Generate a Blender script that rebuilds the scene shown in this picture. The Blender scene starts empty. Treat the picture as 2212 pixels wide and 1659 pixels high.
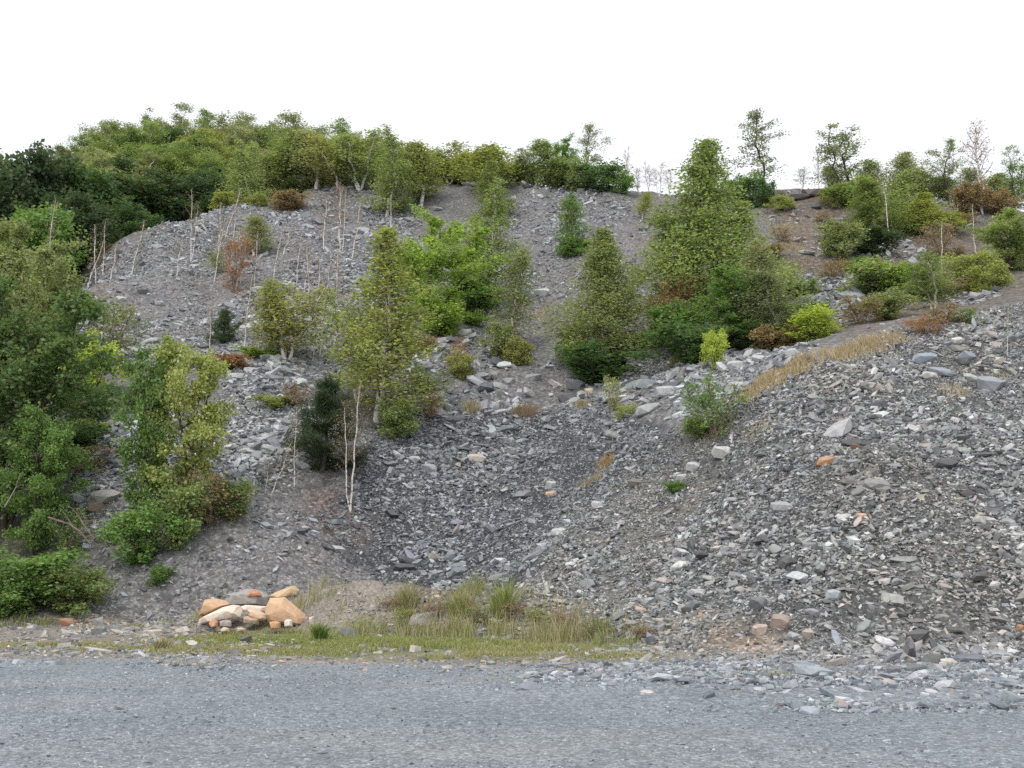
import bpy, bmesh, math, random
import numpy as np
from mathutils import Vector, Matrix

# ------------------------------------------------------------------ camera, sky, sun, exposure
sc = bpy.context.scene
C = sc.collection
CX, CY, F, CAMH = 1106.0, 829.5, 2150.0, 1.6      # photo measured at 2212 x 1659
PITCH = math.atan((1195 - CY) / F)
cam_d = bpy.data.cameras.new('camera'); cam = bpy.data.objects.new('camera', cam_d); C.objects.link(cam)
cam_d.sensor_width = 36.0; cam_d.lens = 36.0 * F / 2212.0
cam_d.clip_start = 0.1; cam_d.clip_end = 3000
cam.location = (0, 0, CAMH); cam.rotation_euler = (math.pi / 2 + PITCH, 0, 0)
sc.camera = cam

SUN_EL, SUN_AZ = math.radians(52), math.radians(205)   # high behind the camera, slightly left, veiled by cloud
w = bpy.data.worlds.new('World'); sc.world = w; w.use_nodes = True
nt = w.node_tree; nt.nodes.clear()
sky = nt.nodes.new('ShaderNodeTexSky'); sky.sky_type = 'NISHITA'; sky.sun_disc = False
sky.sun_elevation = SUN_EL; sky.sun_rotation = SUN_AZ; sky.dust_density = 4.0; sky.air_density = 1.0
mx = nt.nodes.new('ShaderNodeMix'); mx.data_type = 'RGBA'; mx.inputs[0].default_value = 0.86
cloud = (9.4, 9.5, 9.9, 1)
mx.inputs[7].default_value = cloud
bg = nt.nodes.new('ShaderNodeBackground'); bg.inputs[1].default_value = 0.13
wo = nt.nodes.new('ShaderNodeOutputWorld')
nt.links.new(sky.outputs[0], mx.inputs[6]); nt.links.new(mx.outputs[2], bg.inputs[0]); nt.links.new(bg.outputs[0], wo.inputs[0])

sd = bpy.data.lights.new('sun', 'SUN'); sd.energy = 1.5; sd.angle = math.radians(14); sd.color = (1.0, 0.95, 0.87)
sun = bpy.data.objects.new('sun', sd); C.objects.link(sun)
sdir = Vector((math.sin(SUN_AZ) * math.cos(SUN_EL), math.cos(SUN_AZ) * math.cos(SUN_EL), math.sin(SUN_EL)))
sun.rotation_euler = sdir.to_track_quat('Z', 'Y').to_euler(); sun.location = (0, -10, 40)
vs = sc.view_settings; vs.view_transform = 'Standard'; vs.look = 'None'; vs.exposure = 0.0; vs.gamma = 1.0; vs.use_curve_mapping = False
sc.cycles.max_bounces = 8; sc.cycles.diffuse_bounces = 4; sc.cycles.transmission_bounces = 4; sc.cycles.glossy_bounces = 1
sc.cycles.use_denoising = False

rng = np.random.default_rng(11); random.seed(11)

# ------------------------------------------------------------------ projection helpers
cp, sp = math.cos(PITCH), math.sin(PITCH)
def ray(u, v):
    a, b = (u - CX) / F, (CY - v) / F
    dx, dy, dz = a, cp - b * sp, sp + b * cp
    return dx / dy, dz / dy                        # per metre of forward distance Y
def at(u, v, Y):
    a, b = ray(u, v); return (a * Y, Y, CAMH + b * Y)
def proj(x, y, z):
    fw = y * cp + (z - CAMH) * sp; up = -y * sp + (z - CAMH) * cp
    fw = np.where(np.abs(fw) < 1e-3, 1e-3, fw)
    return CX + F * x / fw, CY - F * up / fw
def top_z(y, v):                                   # height on a vertical line at distance y that shows at row v
    k = (CY - v) / F
    return CAMH + y * (k * cp + sp) / (cp - k * sp)

def _hash(i, j, s):
    n = (i.astype(np.int64) * 374761393 + j.astype(np.int64) * 668265263 + s * 1274126177) & 0x7fffffff
    n = ((n ^ (n >> 13)) * 1103515245) & 0x7fffffff
    return ((n ^ (n >> 16)) & 0xffff) / 65535.0
def vnoise(x, y, s=0):
    i = np.floor(x); j = np.floor(y); fx = x - i; fy = y - j
    fx = fx * fx * (3 - 2 * fx); fy = fy * fy * (3 - 2 * fy)
    a, b, c, d = _hash(i, j, s), _hash(i + 1, j, s), _hash(i, j + 1, s), _hash(i + 1, j + 1, s)
    return (a * (1 - fx) + b * fx) * (1 - fy) + (c * (1 - fx) + d * fx) * fy
def fbm(x, y, s=0, o=4):
    t = 0; a = 0.5
    for k in range(o):
        t = t + a * vnoise(x * 2 ** k, y * 2 ** k, s + k); a *= 0.5
    return t
def sstep(a, b, x):
    t = np.clip((x - a) / (b - a), 0, 1); return t * t * (3 - 2 * t)

# ------------------------------------------------------------------ terrain heights
FOOT = [(-400, 1366), (0, 1360), (200, 1354), (400, 1350), (600, 1352), (800, 1362), (1000, 1385), (1300, 1402), (1500, 1412), (1800, 1420), (2212, 1422), (2600, 1424)]
fx_, fy_ = [], []
for u, v in FOOT:
    a, b = ray(u, v); Y = -CAMH / b; fx_.append(a * Y); fy_.append(Y)
def yfoot(x): return np.interp(x, fx_, fy_)

CP = [  # column, row, distance in metres
 (420,1250,24.5),(400,1180,25.3),(540,1085,27),(300,1150,25.8),(230,1050,27.5),(480,960,30),(600,930,31),(640,870,33.3),(560,800,36.5),(650,780,38),
 (450,745,39.5),(300,790,37),(200,850,33.5),(100,950,30.5),(0,1000,29.5),(0,800,36),(-200,900,33),(-200,1150,27),(60,1250,24.8),(200,1280,24),
 (760,1230,27),(1000,1270,26),(900,1150,28.3),(1000,1100,29),(1000,1000,31.7),(1000,920,34.3),(880,940,32.8),(740,1050,29),(650,1100,28),(700,1180,26.8),(560,1200,25.7),
 (560,1280,24.2),(700,1270,25),
 (1100,870,36),(1180,950,33),(1200,1050,30),(1100,1180,27),(860,800,38),(930,780,39.3),(1000,830,37.5),(1100,805,38.7),(1180,800,39),(1270,815,37.5),(1350,815,36.5),
 (1300,900,33),(1400,870,33),(1250,1000,30.5),(1350,1010,28),(1300,1080,26.5),(1200,1180,24.5),(1250,1250,22.5),(1150,1290,23),(1400,1200,22),(1400,1300,19.8),
 (1500,1100,23.3),(1450,980,26),(1480,945,26.5),(1500,1000,25),(1500,1250,20),
 (1600,860,26),(1700,805,26),(1800,775,26.2),(1900,735,26.8),(2000,705,27.5),(2100,685,28),(2212,660,28.6),(2450,640,29),
 (1700,1000,21.8),(1700,1200,18.9),(1900,900,22.8),(1900,1100,19.3),(2100,800,24.6),(2100,1000,20.4),(2100,1200,17.8),(2212,900,22.2),(1900,1280,17.4),(2450,1000,20.5),(2450,1250,17.4),(1700,1320,17.6),
 (1560,785,33),(1490,805,33),(1700,752,33),(1850,708,33.5),(2000,684,33),(2100,652,36),(2212,622,37),(1440,700,40),(1420,600,47),(2450,600,38),
 (1790,640,42),(1700,560,48),(1750,500,54),(1780,440,60),(1740,412,62),(1600,425,64),(1450,425,66),(1900,560,47),(1950,435,61),(2100,600,43),(2100,520,51),(2060,448,60),(2212,458,59),(2212,540,48),(2450,470,58),
 (1100,720,44),(1150,620,49.5),(1200,550,54),(1150,450,63),(1120,404,69),(1300,412,68),(1300,560,52),(1400,480,59),(950,700,43),(900,620,49),(950,480,61),(900,440,64),(1030,399,69),(930,405,68),
 (600,700,42.5),(700,640,47.5),(500,640,47),(350,680,44.5),(230,700,42.5),(600,540,53.5),(400,560,52),(250,600,49),(700,480,60),(550,460,61.5),(740,412,67),(620,432,64.5),(500,447,62),(400,482,59.5),(300,507,57.5),(220,560,53.5),(170,640,48.5),
 (100,470,85),(300,400,105),(400,378,115),(600,392,110),(750,405,100),(900,415,90),(0,480,85),(-300,440,100)]
pts = [at(*c) for c in CP]
def xy(u, Y, z):
    a, _ = ray(u, 700); return (a * Y, Y, z)
pts += [xy(100,50,10.5), xy(50,60,14), xy(0,46,11), xy(200,70,20), xy(350,75,24), xy(500,78,26), xy(-250,50,12), xy(-250,70,18),
        xy(1100,80,28.3), xy(1500,80,26), xy(2000,75,23), xy(2450,75,21), xy(1000,100,33), xy(1500,110,27), xy(2300,110,22), xy(1500,200,22), xy(-500,200,34), xy(2600,200,14), xy(600,200,40)]
pts += [(x, float(yfoot(np.array(x))), 0.0) for x in np.arange(-16, 17, 2.0)]
pts += [(x, y, 0.0) for x in np.arange(-18, 19, 6.0) for y in (2, 8, 12)]
pts = np.array(pts, float)
def _tps(r2): return np.where(r2 < 1e-9, 0, 0.5 * r2 * np.log(np.maximum(r2, 1e-9)))
n = len(pts)
K = _tps(((pts[:, None, :2] - pts[None, :, :2]) ** 2).sum(2)) + np.eye(n) * 0.6
P = np.c_[np.ones(n), pts[:, :2]]
A = np.zeros((n + 3, n + 3)); A[:n, :n] = K; A[:n, n:] = P; A[n:, :n] = P.T
WT = np.linalg.solve(A, np.r_[pts[:, 2], 0, 0, 0])

BUMPS = []                                         # spoil mounds on the verge: x, y, rx, ry, height
for u, v, Y, rx, ry, hh in [(800, 1330, 21.5, 0.95, 0.8, 0.85), (905, 1345, 21.3, 0.9, 0.7, 0.55), (1040, 1350, 20.8, 1.4, 0.8, 0.55), (1190, 1365, 20.2, 1.0, 0.7, 0.42), (690, 1330, 22.0, 0.8, 0.7, 0.5), (560, 1330, 21.9, 1.5, 0.8, 0.35),
                            (1330, 1375, 19.2, 0.9, 0.6, 0.3), (1640, 1390, 17.4, 1.1, 0.6, 0.3), (1300, 1500, 12.3, 2.6, 0.35, 0.05), (1800, 1515, 12.2, 3.5, 0.5, 0.09)]:
    a, b = ray(u, v); BUMPS.append((a * Y, Y, rx, ry, hh))
def height(x, y):
    x = np.asarray(x, float).ravel(); y = np.asarray(y, float).ravel()
    out = np.empty_like(x)
    for i in range(0, len(x), 20000):
        X, Yy = x[i:i + 20000], y[i:i + 20000]
        xc, yc = np.clip(X, -110, 110), np.clip(Yy, -5, 210)
        r2 = (xc[:, None] - pts[None, :, 0]) ** 2 + (yc[:, None] - pts[None, :, 1]) ** 2
        z = _tps(r2) @ WT[:n] + WT[n] + WT[n + 1] * xc + WT[n + 2] * yc
        d = Yy - yfoot(X)
        s = sstep(-0.3, 1.6, d)
        z = np.maximum(z, 0) * s
        far = sstep(30, 60, Yy)
        z = z + s * ((fbm(X * 0.35, Yy * 0.35, 3) - 0.47) * (0.5 + 1.2 * far) + (fbm(X * 1.5, Yy * 1.5, 9) - 0.47) * (0.22 + 0.25 * far))
        z = z + (fbm(X * 0.5, Yy * 0.5, 5) - 0.47) * 0.05 * sstep(9, 15, Yy)
        for bx, by, rx, ry, hh in BUMPS:
            z = z + hh * np.exp(-((X - bx) / rx) ** 2 - ((Yy - by) / ry) ** 2) * (0.75 + 0.5 * vnoise(X * 2.1, Yy * 2.1, 21))
        out[i:i + 20000] = z
    return out
def hz(x, y): return float(height(np.array([x]), np.array([y]))[0])
def hit(u, v, Y=None):
    a, b = ray(u, v)
    if Y is not None: return Vector((a * Y, Y, hz(a * Y, Y)))
    ys = np.r_[np.arange(8, 80, 0.12), np.arange(80, 140, 0.5)]
    g = (CAMH + b * ys) - height(a * ys, ys)
    k = np.argmax(g < 0) if (g < 0).any() else int(np.argmin(g))
    Y = float(ys[k]); return Vector((a * Y, Y, hz(a * Y, Y)))

# ------------------------------------------------------------------ materials
def newmat(name):
    m = bpy.data.materials.new(name); m.use_nodes = True
    t = m.node_tree; t.nodes.clear(); out = t.nodes.new('ShaderNodeOutputMaterial')
    return m, t, out
def nd(t, typ, **kw):
    x = t.nodes.new(typ)
    for k, v in kw.items(): setattr(x, k, v)
    return x
def mixc(t, fac, a, b, blend='MIX'):
    m = nd(t, 'ShaderNodeMix', data_type='RGBA', blend_type=blend)
    for i, v in ((0, fac), (6, a), (7, b)):
        if isinstance(v, bpy.types.NodeSocket): t.links.new(v, m.inputs[i])
        else: m.inputs[i].default_value = v if i == 0 else (*v, 1)
    return m.outputs[2]
def ramp(t, sock, stops):
    r = nd(t, 'ShaderNodeValToRGB'); el = r.color_ramp.elements
    while len(el) < len(stops): el.new(0.5)
    for e, (p, c) in zip(el, stops): e.position = p; e.color = (*c, 1)
    t.links.new(sock, r.inputs[0]); return r.outputs[0]
def noise(t, co, scale, detail=4, rough=0.6):
    x = nd(t, 'ShaderNodeTexNoise'); x.inputs['Scale'].default_value = scale; x.inputs['Detail'].default_value = detail; x.inputs['Roughness'].default_value = rough
    t.links.new(co, x.inputs['Vector']); return x.outputs['Fac']
def bump(t, h, strength, dist):
    b = nd(t, 'ShaderNodeBump'); b.inputs['Strength'].default_value = strength; b.inputs['Distance'].default_value = dist
    t.links.new(h, b.inputs['Height']); return b.outputs[0]
def princ(t, out, col, rough, nrm=None, spec=0.3):
    p = nd(t, 'ShaderNodeBsdfPrincipled')
    if isinstance(col, bpy.types.NodeSocket): t.links.new(col, p.inputs['Base Color'])
    else: p.inputs['Base Color'].default_value = (*col, 1)
    p.inputs['Roughness'].default_value = rough; p.inputs['Specular IOR Level'].default_value = spec
    if nrm is not None: t.links.new(nrm, p.inputs['Normal'])
    t.links.new(p.outputs[0], out.inputs[0]); return p

def mat_ground(name, cell, contrast):
    m, t, out = newmat(name)
    co = nd(t, 'ShaderNodeNewGeometry').outputs['Position']
    at_ = nd(t, 'ShaderNodeAttribute', attribute_name='soil').outputs['Color']
    vo = nd(t, 'ShaderNodeTexVoronoi'); vo.inputs['Scale'].default_value = 1 / cell; t.links.new(co, vo.inputs['Vector'])
    vo2 = nd(t, 'ShaderNodeTexVoronoi'); vo2.inputs['Scale'].default_value = 0.42 / cell; t.links.new(co, vo2.inputs['Vector'])
    g1 = nd(t, 'ShaderNodeSeparateColor'); t.links.new(vo.outputs['Color'], g1.inputs[0])
    g2 = nd(t, 'ShaderNodeSeparateColor'); t.links.new(vo2.outputs['Color'], g2.inputs[0])
    lo, hi = 1 - contrast, 1 + contrast
    c1 = ramp(t, g1.outputs[0], [(0, (lo, lo, lo)), (0.75, (1, 1, 1)), (1, (hi + 0.35, hi + 0.33, hi + 0.3))])
    c2 = ramp(t, g2.outputs[1], [(0, (lo, lo, lo)), (0.6, (1, 1, 1)), (1, (hi, hi, hi))])
    big = ramp(t, noise(t, co, 0.55, 5), [(0.3, (0.84, 0.85, 0.87)), (0.7, (1.13, 1.12, 1.1))])
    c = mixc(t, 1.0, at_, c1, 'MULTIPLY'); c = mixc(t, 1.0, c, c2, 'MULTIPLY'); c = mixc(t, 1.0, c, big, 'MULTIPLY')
    hgt = nd(t, 'ShaderNodeMath', operation='ADD'); t.links.new(vo.outputs['Distance'], hgt.inputs[0]); t.links.new(vo2.outputs['Distance'], hgt.inputs[1])
    inv = nd(t, 'ShaderNodeMath', operation='MULTIPLY'); inv.inputs[1].default_value = -1; t.links.new(hgt.outputs[0], inv.inputs[0])
    princ(t, out, c, 0.9, bump(t, inv.outputs[0], 0.7, cell * 0.6), 0.2)
    return m
M_YARD = mat_ground('yard_gravel', 0.02, 0.24)
M_SOIL = mat_ground('slate_fines', 0.055, 0.32)

def mat_stone(name, attr):
    m, t, out = newmat(name)
    co = nd(t, 'ShaderNodeNewGeometry').outputs['Position']
    base = nd(t, 'ShaderNodeAttribute', attribute_name='tint').outputs['Color'] if attr else nd(t, 'ShaderNodeObjectInfo').outputs['Color']
    n1 = ramp(t, noise(t, co, 9, 5, 0.7), [(0.3, (0.72, 0.72, 0.74)), (0.7, (1.22, 1.22, 1.2))])
    c = mixc(t, 1.0, base, n1, 'MULTIPLY')
    princ(t, out, c, 0.5, bump(t, noise(t, co, 30, 4), 0.5, 0.02), 0.5)
    return m
M_STONES = mat_stone('slate_stone', True)
M_STONE = mat_stone('single_stone', False)

def mat_sandstone():
    m, t, out = newmat('sandstone')
    co = nd(t, 'ShaderNodeTexCoord').outputs['Object']
    base = nd(t, 'ShaderNodeObjectInfo').outputs['Color']
    n1 = ramp(t, noise(t, co, 5, 6, 0.7), [(0.3, (0.88, 0.84, 0.8)), (0.7, (1.1, 1.1, 1.1))])
    c = mixc(t, 1.0, base, n1, 'MULTIPLY')
    wv = nd(t, 'ShaderNodeTexWave'); wv.inputs['Scale'].default_value = 2.2; wv.inputs['Distortion'].default_value = 9; wv.inputs['Detail'].default_value = 3; t.links.new(co, wv.inputs['Vector'])
    vein = ramp(t, wv.outputs['Fac'], [(0.0, (0, 0, 0)), (0.93, (0, 0, 0)), (1.0, (0.5, 0.5, 0.5))])
    c = mixc(t, vein, c, (0.75, 0.55, 0.36))
    princ(t, out, c, 0.85, bump(t, noise(t, co, 7, 6, 0.6), 0.6, 0.05), 0.2)
    return m
M_SAND = mat_sandstone()

def mat_leaf():
    m, t, out = newmat('foliage')
    base = nd(t, 'ShaderNodeObjectInfo').outputs['Color']
    tone = nd(t, 'ShaderNodeAttribute', attribute_name='tone')
    sep = nd(t, 'ShaderNodeSeparateColor'); t.links.new(tone.outputs['Color'], sep.inputs[0])
    k = ramp(t, sep.outputs[0], [(0, (0.55, 0.57, 0.58)), (0.5, (1, 1, 1)), (1, (1.6, 1.55, 1.3))])
    c = mixc(t, 1.0, base, k, 'MULTIPLY')
    yel = ramp(t, sep.outputs[1], [(0, (0, 0, 0)), (0.8, (0, 0, 0)), (1, (0.55, 0.55, 0.55))])
    warm = mixc(t, 1.0, c, (1.45, 1.2, 0.75), 'MULTIPLY')
    c = mixc(t, yel, c, warm)
    dry = ramp(t, sep.outputs[2], [(0, (0, 0, 0)), (0.9, (0, 0, 0)), (0.93, (0.6, 0.6, 0.6)), (1, (0.8, 0.8, 0.8))])
    c = mixc(t, dry, c, (0.22, 0.15, 0.08))
    p = nd(t, 'ShaderNodeBsdfPrincipled'); t.links.new(c, p.inputs['Base Color']); p.inputs['Roughness'].default_value = 0.5; p.inputs['Specular IOR Level'].default_value = 0.25
    tr = nd(t, 'ShaderNodeBsdfTranslucent'); t.links.new(mixc(t, 1.0, c, (1.15, 1.2, 0.6), 'MULTIPLY'), tr.inputs[0])
    ms = nd(t, 'ShaderNodeMixShader'); ms.inputs[0].default_value = 0.42
    t.links.new(p.outputs[0], ms.inputs[1]); t.links.new(tr.outputs[0], ms.inputs[2]); t.links.new(ms.outputs[0], out.inputs[0])
    return m
M_LEAF = mat_leaf()
def mat_bark(name, pale, dark, lo, hi):
    m, t, out = newmat(name)
    co = nd(t, 'ShaderNodeNewGeometry').outputs['Position']
    mp = nd(t, 'ShaderNodeMapping'); mp.inputs['Scale'].default_value = (3, 3, 7); t.links.new(co, mp.inputs[0])
    f = noise(t, mp.outputs[0], 1.6, 5, 0.7)
    princ(t, out, ramp(t, f, [(lo, dark), (hi, pale)]), 0.8, bump(t, f, 0.3, 0.02), 0.2)
    return m
M_BIRCH = mat_bark('birch_bark', (0.74, 0.70, 0.65), (0.10, 0.085, 0.075), 0.36, 0.46)
M_BARK = mat_bark('brown_bark', (0.13, 0.10, 0.085), (0.05, 0.04, 0.035), 0.3, 0.7)
M_TWIG = mat_bark('purple_twig', (0.30, 0.23, 0.205), (0.16, 0.115, 0.105), 0.3, 0.7)
M_DEAD = mat_bark('dead_wood', (0.40, 0.35, 0.31), (0.20, 0.16, 0.14), 0.3, 0.7)
M_GRASS, t_, o_ = newmat('grass_blade')
_c = nd(t_, 'ShaderNodeAttribute', attribute_name='tint').outputs['Color']
_p = nd(t_, 'ShaderNodeBsdfPrincipled'); t_.links.new(_c, _p.inputs['Base Color']); _p.inputs['Roughness'].default_value = 0.6
_tr = nd(t_, 'ShaderNodeBsdfTranslucent'); t_.links.new(_c, _tr.inputs[0])
_ms = nd(t_, 'ShaderNodeMixShader'); _ms.inputs[0].default_value = 0.35
t_.links.new(_p.outputs[0], _ms.inputs[1]); t_.links.new(_tr.outputs[0], _ms.inputs[2]); t_.links.new(_ms.outputs[0], o_.inputs[0])

# ------------------------------------------------------------------ mesh helpers
def mesh_np(name, V, loops, sizes, attrs=None, mats=(), mat_idx=None, smooth=False):
    me = bpy.data.meshes.new(name)
    V = np.ascontiguousarray(V, np.float32); loops = np.ascontiguousarray(loops, np.int32); sizes = np.ascontiguousarray(sizes, np.int32)
    me.vertices.add(len(V)); me.vertices.foreach_set('co', V.ravel())
    me.loops.add(len(loops)); me.loops.foreach_set('vertex_index', loops)
    me.polygons.add(len(sizes))
    me.polygons.foreach_set('loop_start', np.r_[0, np.cumsum(sizes)[:-1]].astype(np.int32))
    me.polygons.foreach_set('loop_total', sizes)
    if mat_idx is not None: me.polygons.foreach_set('material_index', np.ascontiguousarray(mat_idx, np.int32))
    me.polygons.foreach_set('use_smooth', np.full(len(sizes), smooth, bool))
    me.update(calc_edges=True)
    for k, c in (attrs or {}).items():
        a = me.color_attributes.new(k, 'FLOAT_COLOR', 'POINT')
        cc = np.ones((len(V), 4), np.float32); cc[:, :c.shape[1]] = c; a.data.foreach_set('color', cc.ravel())
    for m in mats: me.materials.append(m)
    return me
def link(name, data, parent=None):
    o = bpy.data.objects.new(name, data); C.objects.link(o)
    if parent is not None: o.parent = parent
    return o
def tag(o, label=None, cat=None, group=None, kind=None):
    for k, v in (('label', label), ('category', cat), ('group', group), ('kind', kind)):
        if v: o[k] = v
    return o
def inpoly(u, v, poly):
    ins = np.zeros(u.shape, bool); j = len(poly) - 1
    for i in range(len(poly)):
        (xi, yi), (xj, yj) = poly[i], poly[j]
        c = ((yi > v) != (yj > v)) & (u < (xj - xi) * (v - yi) / ((yj - yi) or 1e-9) + xi)
        ins ^= c; j = i
    return ins

# ------------------------------------------------------------------ regions of the slope
PILE = [(1455,975),(1500,930),(1640,838),(1900,730),(2060,690),(2320,640),(2900,600),(2900,1430),(2300,1430),(1700,1425),(1480,1405),(1330,1370),(1180,1320),(1120,1290),(1200,1180),(1330,1050)]
FINE = [(1180,1300),(1120,1285),(1200,1180),(1330,1060),(1400,1010),(1560,985),(1540,1060),(1420,1200),(1400,1330),(1300,1350)]
BOWL = [(800,950),(900,895),(1010,900),(1200,890),(1300,880),(1440,930),(1455,975),(1330,1050),(1200,1180),(1100,1275),(1000,1290),(850,1260),(740,1210),(690,1120),(770,1050)]
PALE = [(470,870),(540,850),(640,850),(700,900),(650,1030),(580,1060),(450,1010),(330,1030),(260,1060),(250,1200),(170,1180),(150,1050),(120,950),(300,900)]
RIM = [(460,790),(640,780),(720,810),(640,860),(480,880)]
BANK = [(180,1350),(200,1240),(400,1180),(540,1080),(650,1090),(740,1210),(790,1290),(640,1345)]
TERR = [(860,740),(1050,700),(1420,800),(1480,900),(1300,880),(1010,905),(880,900)]
UPC = [(1060,400),(1460,420),(1440,560),(1400,700),(1230,740),(1060,720)]
UPL = [(150,660),(170,590),(300,500),(500,440),(740,405),(900,440),(880,700),(720,790),(460,790),(250,780),(160,720)]
UPR = [(1640,420),(2300,430),(2300,640),(1700,740)]
def ell(u, v, cu, cv, ru, rv): return np.exp(-(((u - cu) / ru) ** 2 + ((v - cv) / rv) ** 2))

def soil_colour(x, y, z):
    u, v = proj(x, y, z)
    ur, vr = u, v
    u = u + 110 * (fbm(x * .45, y * .45, 141) - .47) * (y > 17) + rng.normal(0, 10, len(u)) * (y > 17); v = v + (60 * (fbm(x * .45, y * .45, 147) - .47) + rng.normal(0, 6, len(v))) * (y > 17)
    c = np.tile(np.array([0.192, 0.189, 0.190]), (len(x), 1))
    def put(mask, col):
        nonlocal c
        mask = np.clip(mask, 0, 1)[:, None]; c = c * (1 - mask) + np.array(col) * mask
    put(inpoly(u, v, PILE).astype(float), (0.115, 0.117, 0.117))
    put(inpoly(u, v, FINE) * 0.9, (0.165, 0.157, 0.135))
    put(inpoly(u, v, BOWL).astype(float), (0.085, 0.089, 0.095))
    put(inpoly(u, v, BANK).astype(float), (0.20, 0.196, 0.195))
    put(inpoly(u, v, UPL).astype(float) * 0.9, (0.212, 0.208, 0.208))
    put(inpoly(u, v, UPC).astype(float) * 0.9, (0.202, 0.199, 0.200))
    put(inpoly(u, v, UPR).astype(float) * 0.8, (0.165, 0.142, 0.128))
    n1 = fbm(x * 0.25, y * 0.25, 31); n2 = fbm(x * 0.7, y * 0.7, 41)
    # brown earth and leaf litter stains on the upper slope
    for cu, cv, ru, rv, k in [(180,640,60,60,.9),(330,500,150,20,.8),(640,440,130,25,.7),(870,560,90,90,.55),(1280,590,90,60,.45),(1420,540,60,120,.5),(1700,560,90,130,.9),(1740,480,90,60,.7),(2000,520,200,80,.6),(520,690,110,60,.45),(1440,730,60,70,.6),(1180,680,60,30,.6),(2050,690,120,40,.7),(1580,930,120,30,.35)]:
        put(ell(u, v, cu, cv, ru, rv) * k * .75 * sstep(0.38, 0.62, n2) * (y > 24), (0.185, 0.135, 0.108))
    put(ell(u, v, 760, 1130, 50, 40) * 0.8, (0.20, 0.165, 0.15)); put(ell(u, v, 700, 1080, 50, 30) * 0.7, (0.18, 0.13, 0.115))
    # wood floor on the left and behind
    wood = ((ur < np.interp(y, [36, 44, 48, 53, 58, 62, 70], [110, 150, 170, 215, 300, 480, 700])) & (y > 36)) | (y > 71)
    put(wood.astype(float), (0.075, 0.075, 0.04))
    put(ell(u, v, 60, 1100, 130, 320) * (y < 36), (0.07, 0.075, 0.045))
    # flat ground
    d = y - yfoot(x)
    edge = 15.0 - 0.11 * x - 0.35 * np.maximum(x + 1.0, 0) + 0.9 * (fbm(x * 0.8, y * 0.8, 61) - 0.47)
    yard = 1 - sstep(-0.25, 0.35, y - edge)
    flat = 1 - sstep(-0.2, 1.2, d)
    put(flat, (0.27, 0.245, 0.215))
    put(flat * sstep(-1.2, 0.6, -(x - 2.5)) * 0 + flat * sstep(2.0, 5.0, x), (0.235, 0.235, 0.235))
    # turf
    for cu, cv, ru, rv, k in [(640,1380,200,16,1),(900,1385,200,26,1),(1150,1395,230,22,1),(150,1395,190,9,.75),(430,1405,180,10,.8),(700,1410,120,9,.6),(1000,1420,160,10,.6),(1260,1425,150,8,.6),(1320,1385,60,20,.8)]:
        put(ell(u, v, cu, cv, ru, rv) * 1.5 * k * sstep(0.3, 0.55, n2) * (y < 24), (0.15, 0.175, 0.055))
    for cu, cv, ru, rv in [(840,1320,120,40),(1040,1340,150,40),(1200,1350,120,40),(1480,1350,110,30)]:
        put(ell(u, v, cu, cv, ru, rv) * 1.1 * (y < 24), (0.33, 0.295, 0.245))
    for cu, cv, ru, rv in [(1870,1552,80,6),(1610,1395,70,18),(190,1345,50,10),(500,1432,300,5)]:
        put(ell(u, v, cu, cv, ru, rv) * 0.9 * (y < 24), (0.42, 0.30, 0.20))
    put(yard, (0.245, 0.273, 0.298))
    put(yard * sstep(0.5, 0.62, fbm(x * 0.10 + 3, y * 0.7, 71)) * 0.55, (0.27, 0.286, 0.30))
    put(yard * sstep(0.52, 0.66, fbm(x * 0.12 + 9, y * 1.1, 73)) * 0.4, (0.22, 0.246, 0.27))
    for y0_, wd_, k_, cc_ in [(11.6, .28, .5, (0.275,0.29,0.30)), (13.0, .3, .45, (0.275,0.288,0.295)), (9.0, .3, .4, (0.27,0.288,0.30)), (12.3, .2, .4, (0.195,0.215,0.238)), (9.7, .22, .35, (0.2,0.22,0.242))]:
        put(yard * np.exp(-((y - y0_ - .03 * x - .5 * (fbm(x * .15, y * 0 + y0_, 77) - .47)) / wd_) ** 2) * k_ * (.5 + fbm(x * .7, y * 2, 79)), cc_)
    return c

# ------------------------------------------------------------------ the ground sheet, cut into its pieces
def axis(parts):
    a = [parts[0][0]]
    for s, e, st in parts: a += list(np.arange(s + st, e + st * 0.5, st))
    return np.array(sorted(set(np.round(a, 3))))
gx = axis([(-200, -100, 25), (-100, -42, 4), (-42, 42, 0.33), (42, 100, 4), (100, 200, 25)])
gy = axis([(-100, 0, 10), (0, 12, 1.0), (12, 32, 0.25), (32, 76, 0.36), (76, 130, 1.5), (130, 250, 12)])
GX, GY = np.meshgrid(gx, gy)
GZ = height(GX, GY).reshape(GX.shape)
gV = np.c_[GX.ravel(), GY.ravel(), GZ.ravel()]
nxg, nyg = len(gx), len(gy)
jj, ii = np.meshgrid(np.arange(nyg - 1), np.arange(nxg - 1), indexing='ij')
q0 = (jj * nxg + ii).ravel(); quads = np.c_[q0, q0 + 1, q0 + nxg + 1, q0 + nxg]
fc = gV[quads].mean(1)
fu, fv = proj(fc[:, 0], fc[:, 1], fc[:, 2])
heap_f = inpoly(fu, fv, PILE) & (fc[:, 1] > yfoot(fc[:, 0]) + 0.2) & (fc[:, 1] < 29)
yard_f = (fc[:, 1] < yfoot(fc[:, 0]) + 0.2) & ~heap_f
far_f = (fc[:, 1] > 74) & ~yard_f
scree_f = ~(heap_f | yard_f | far_f)
gcol = soil_colour(gV[:, 0], gV[:, 1], gV[:, 2])
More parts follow.
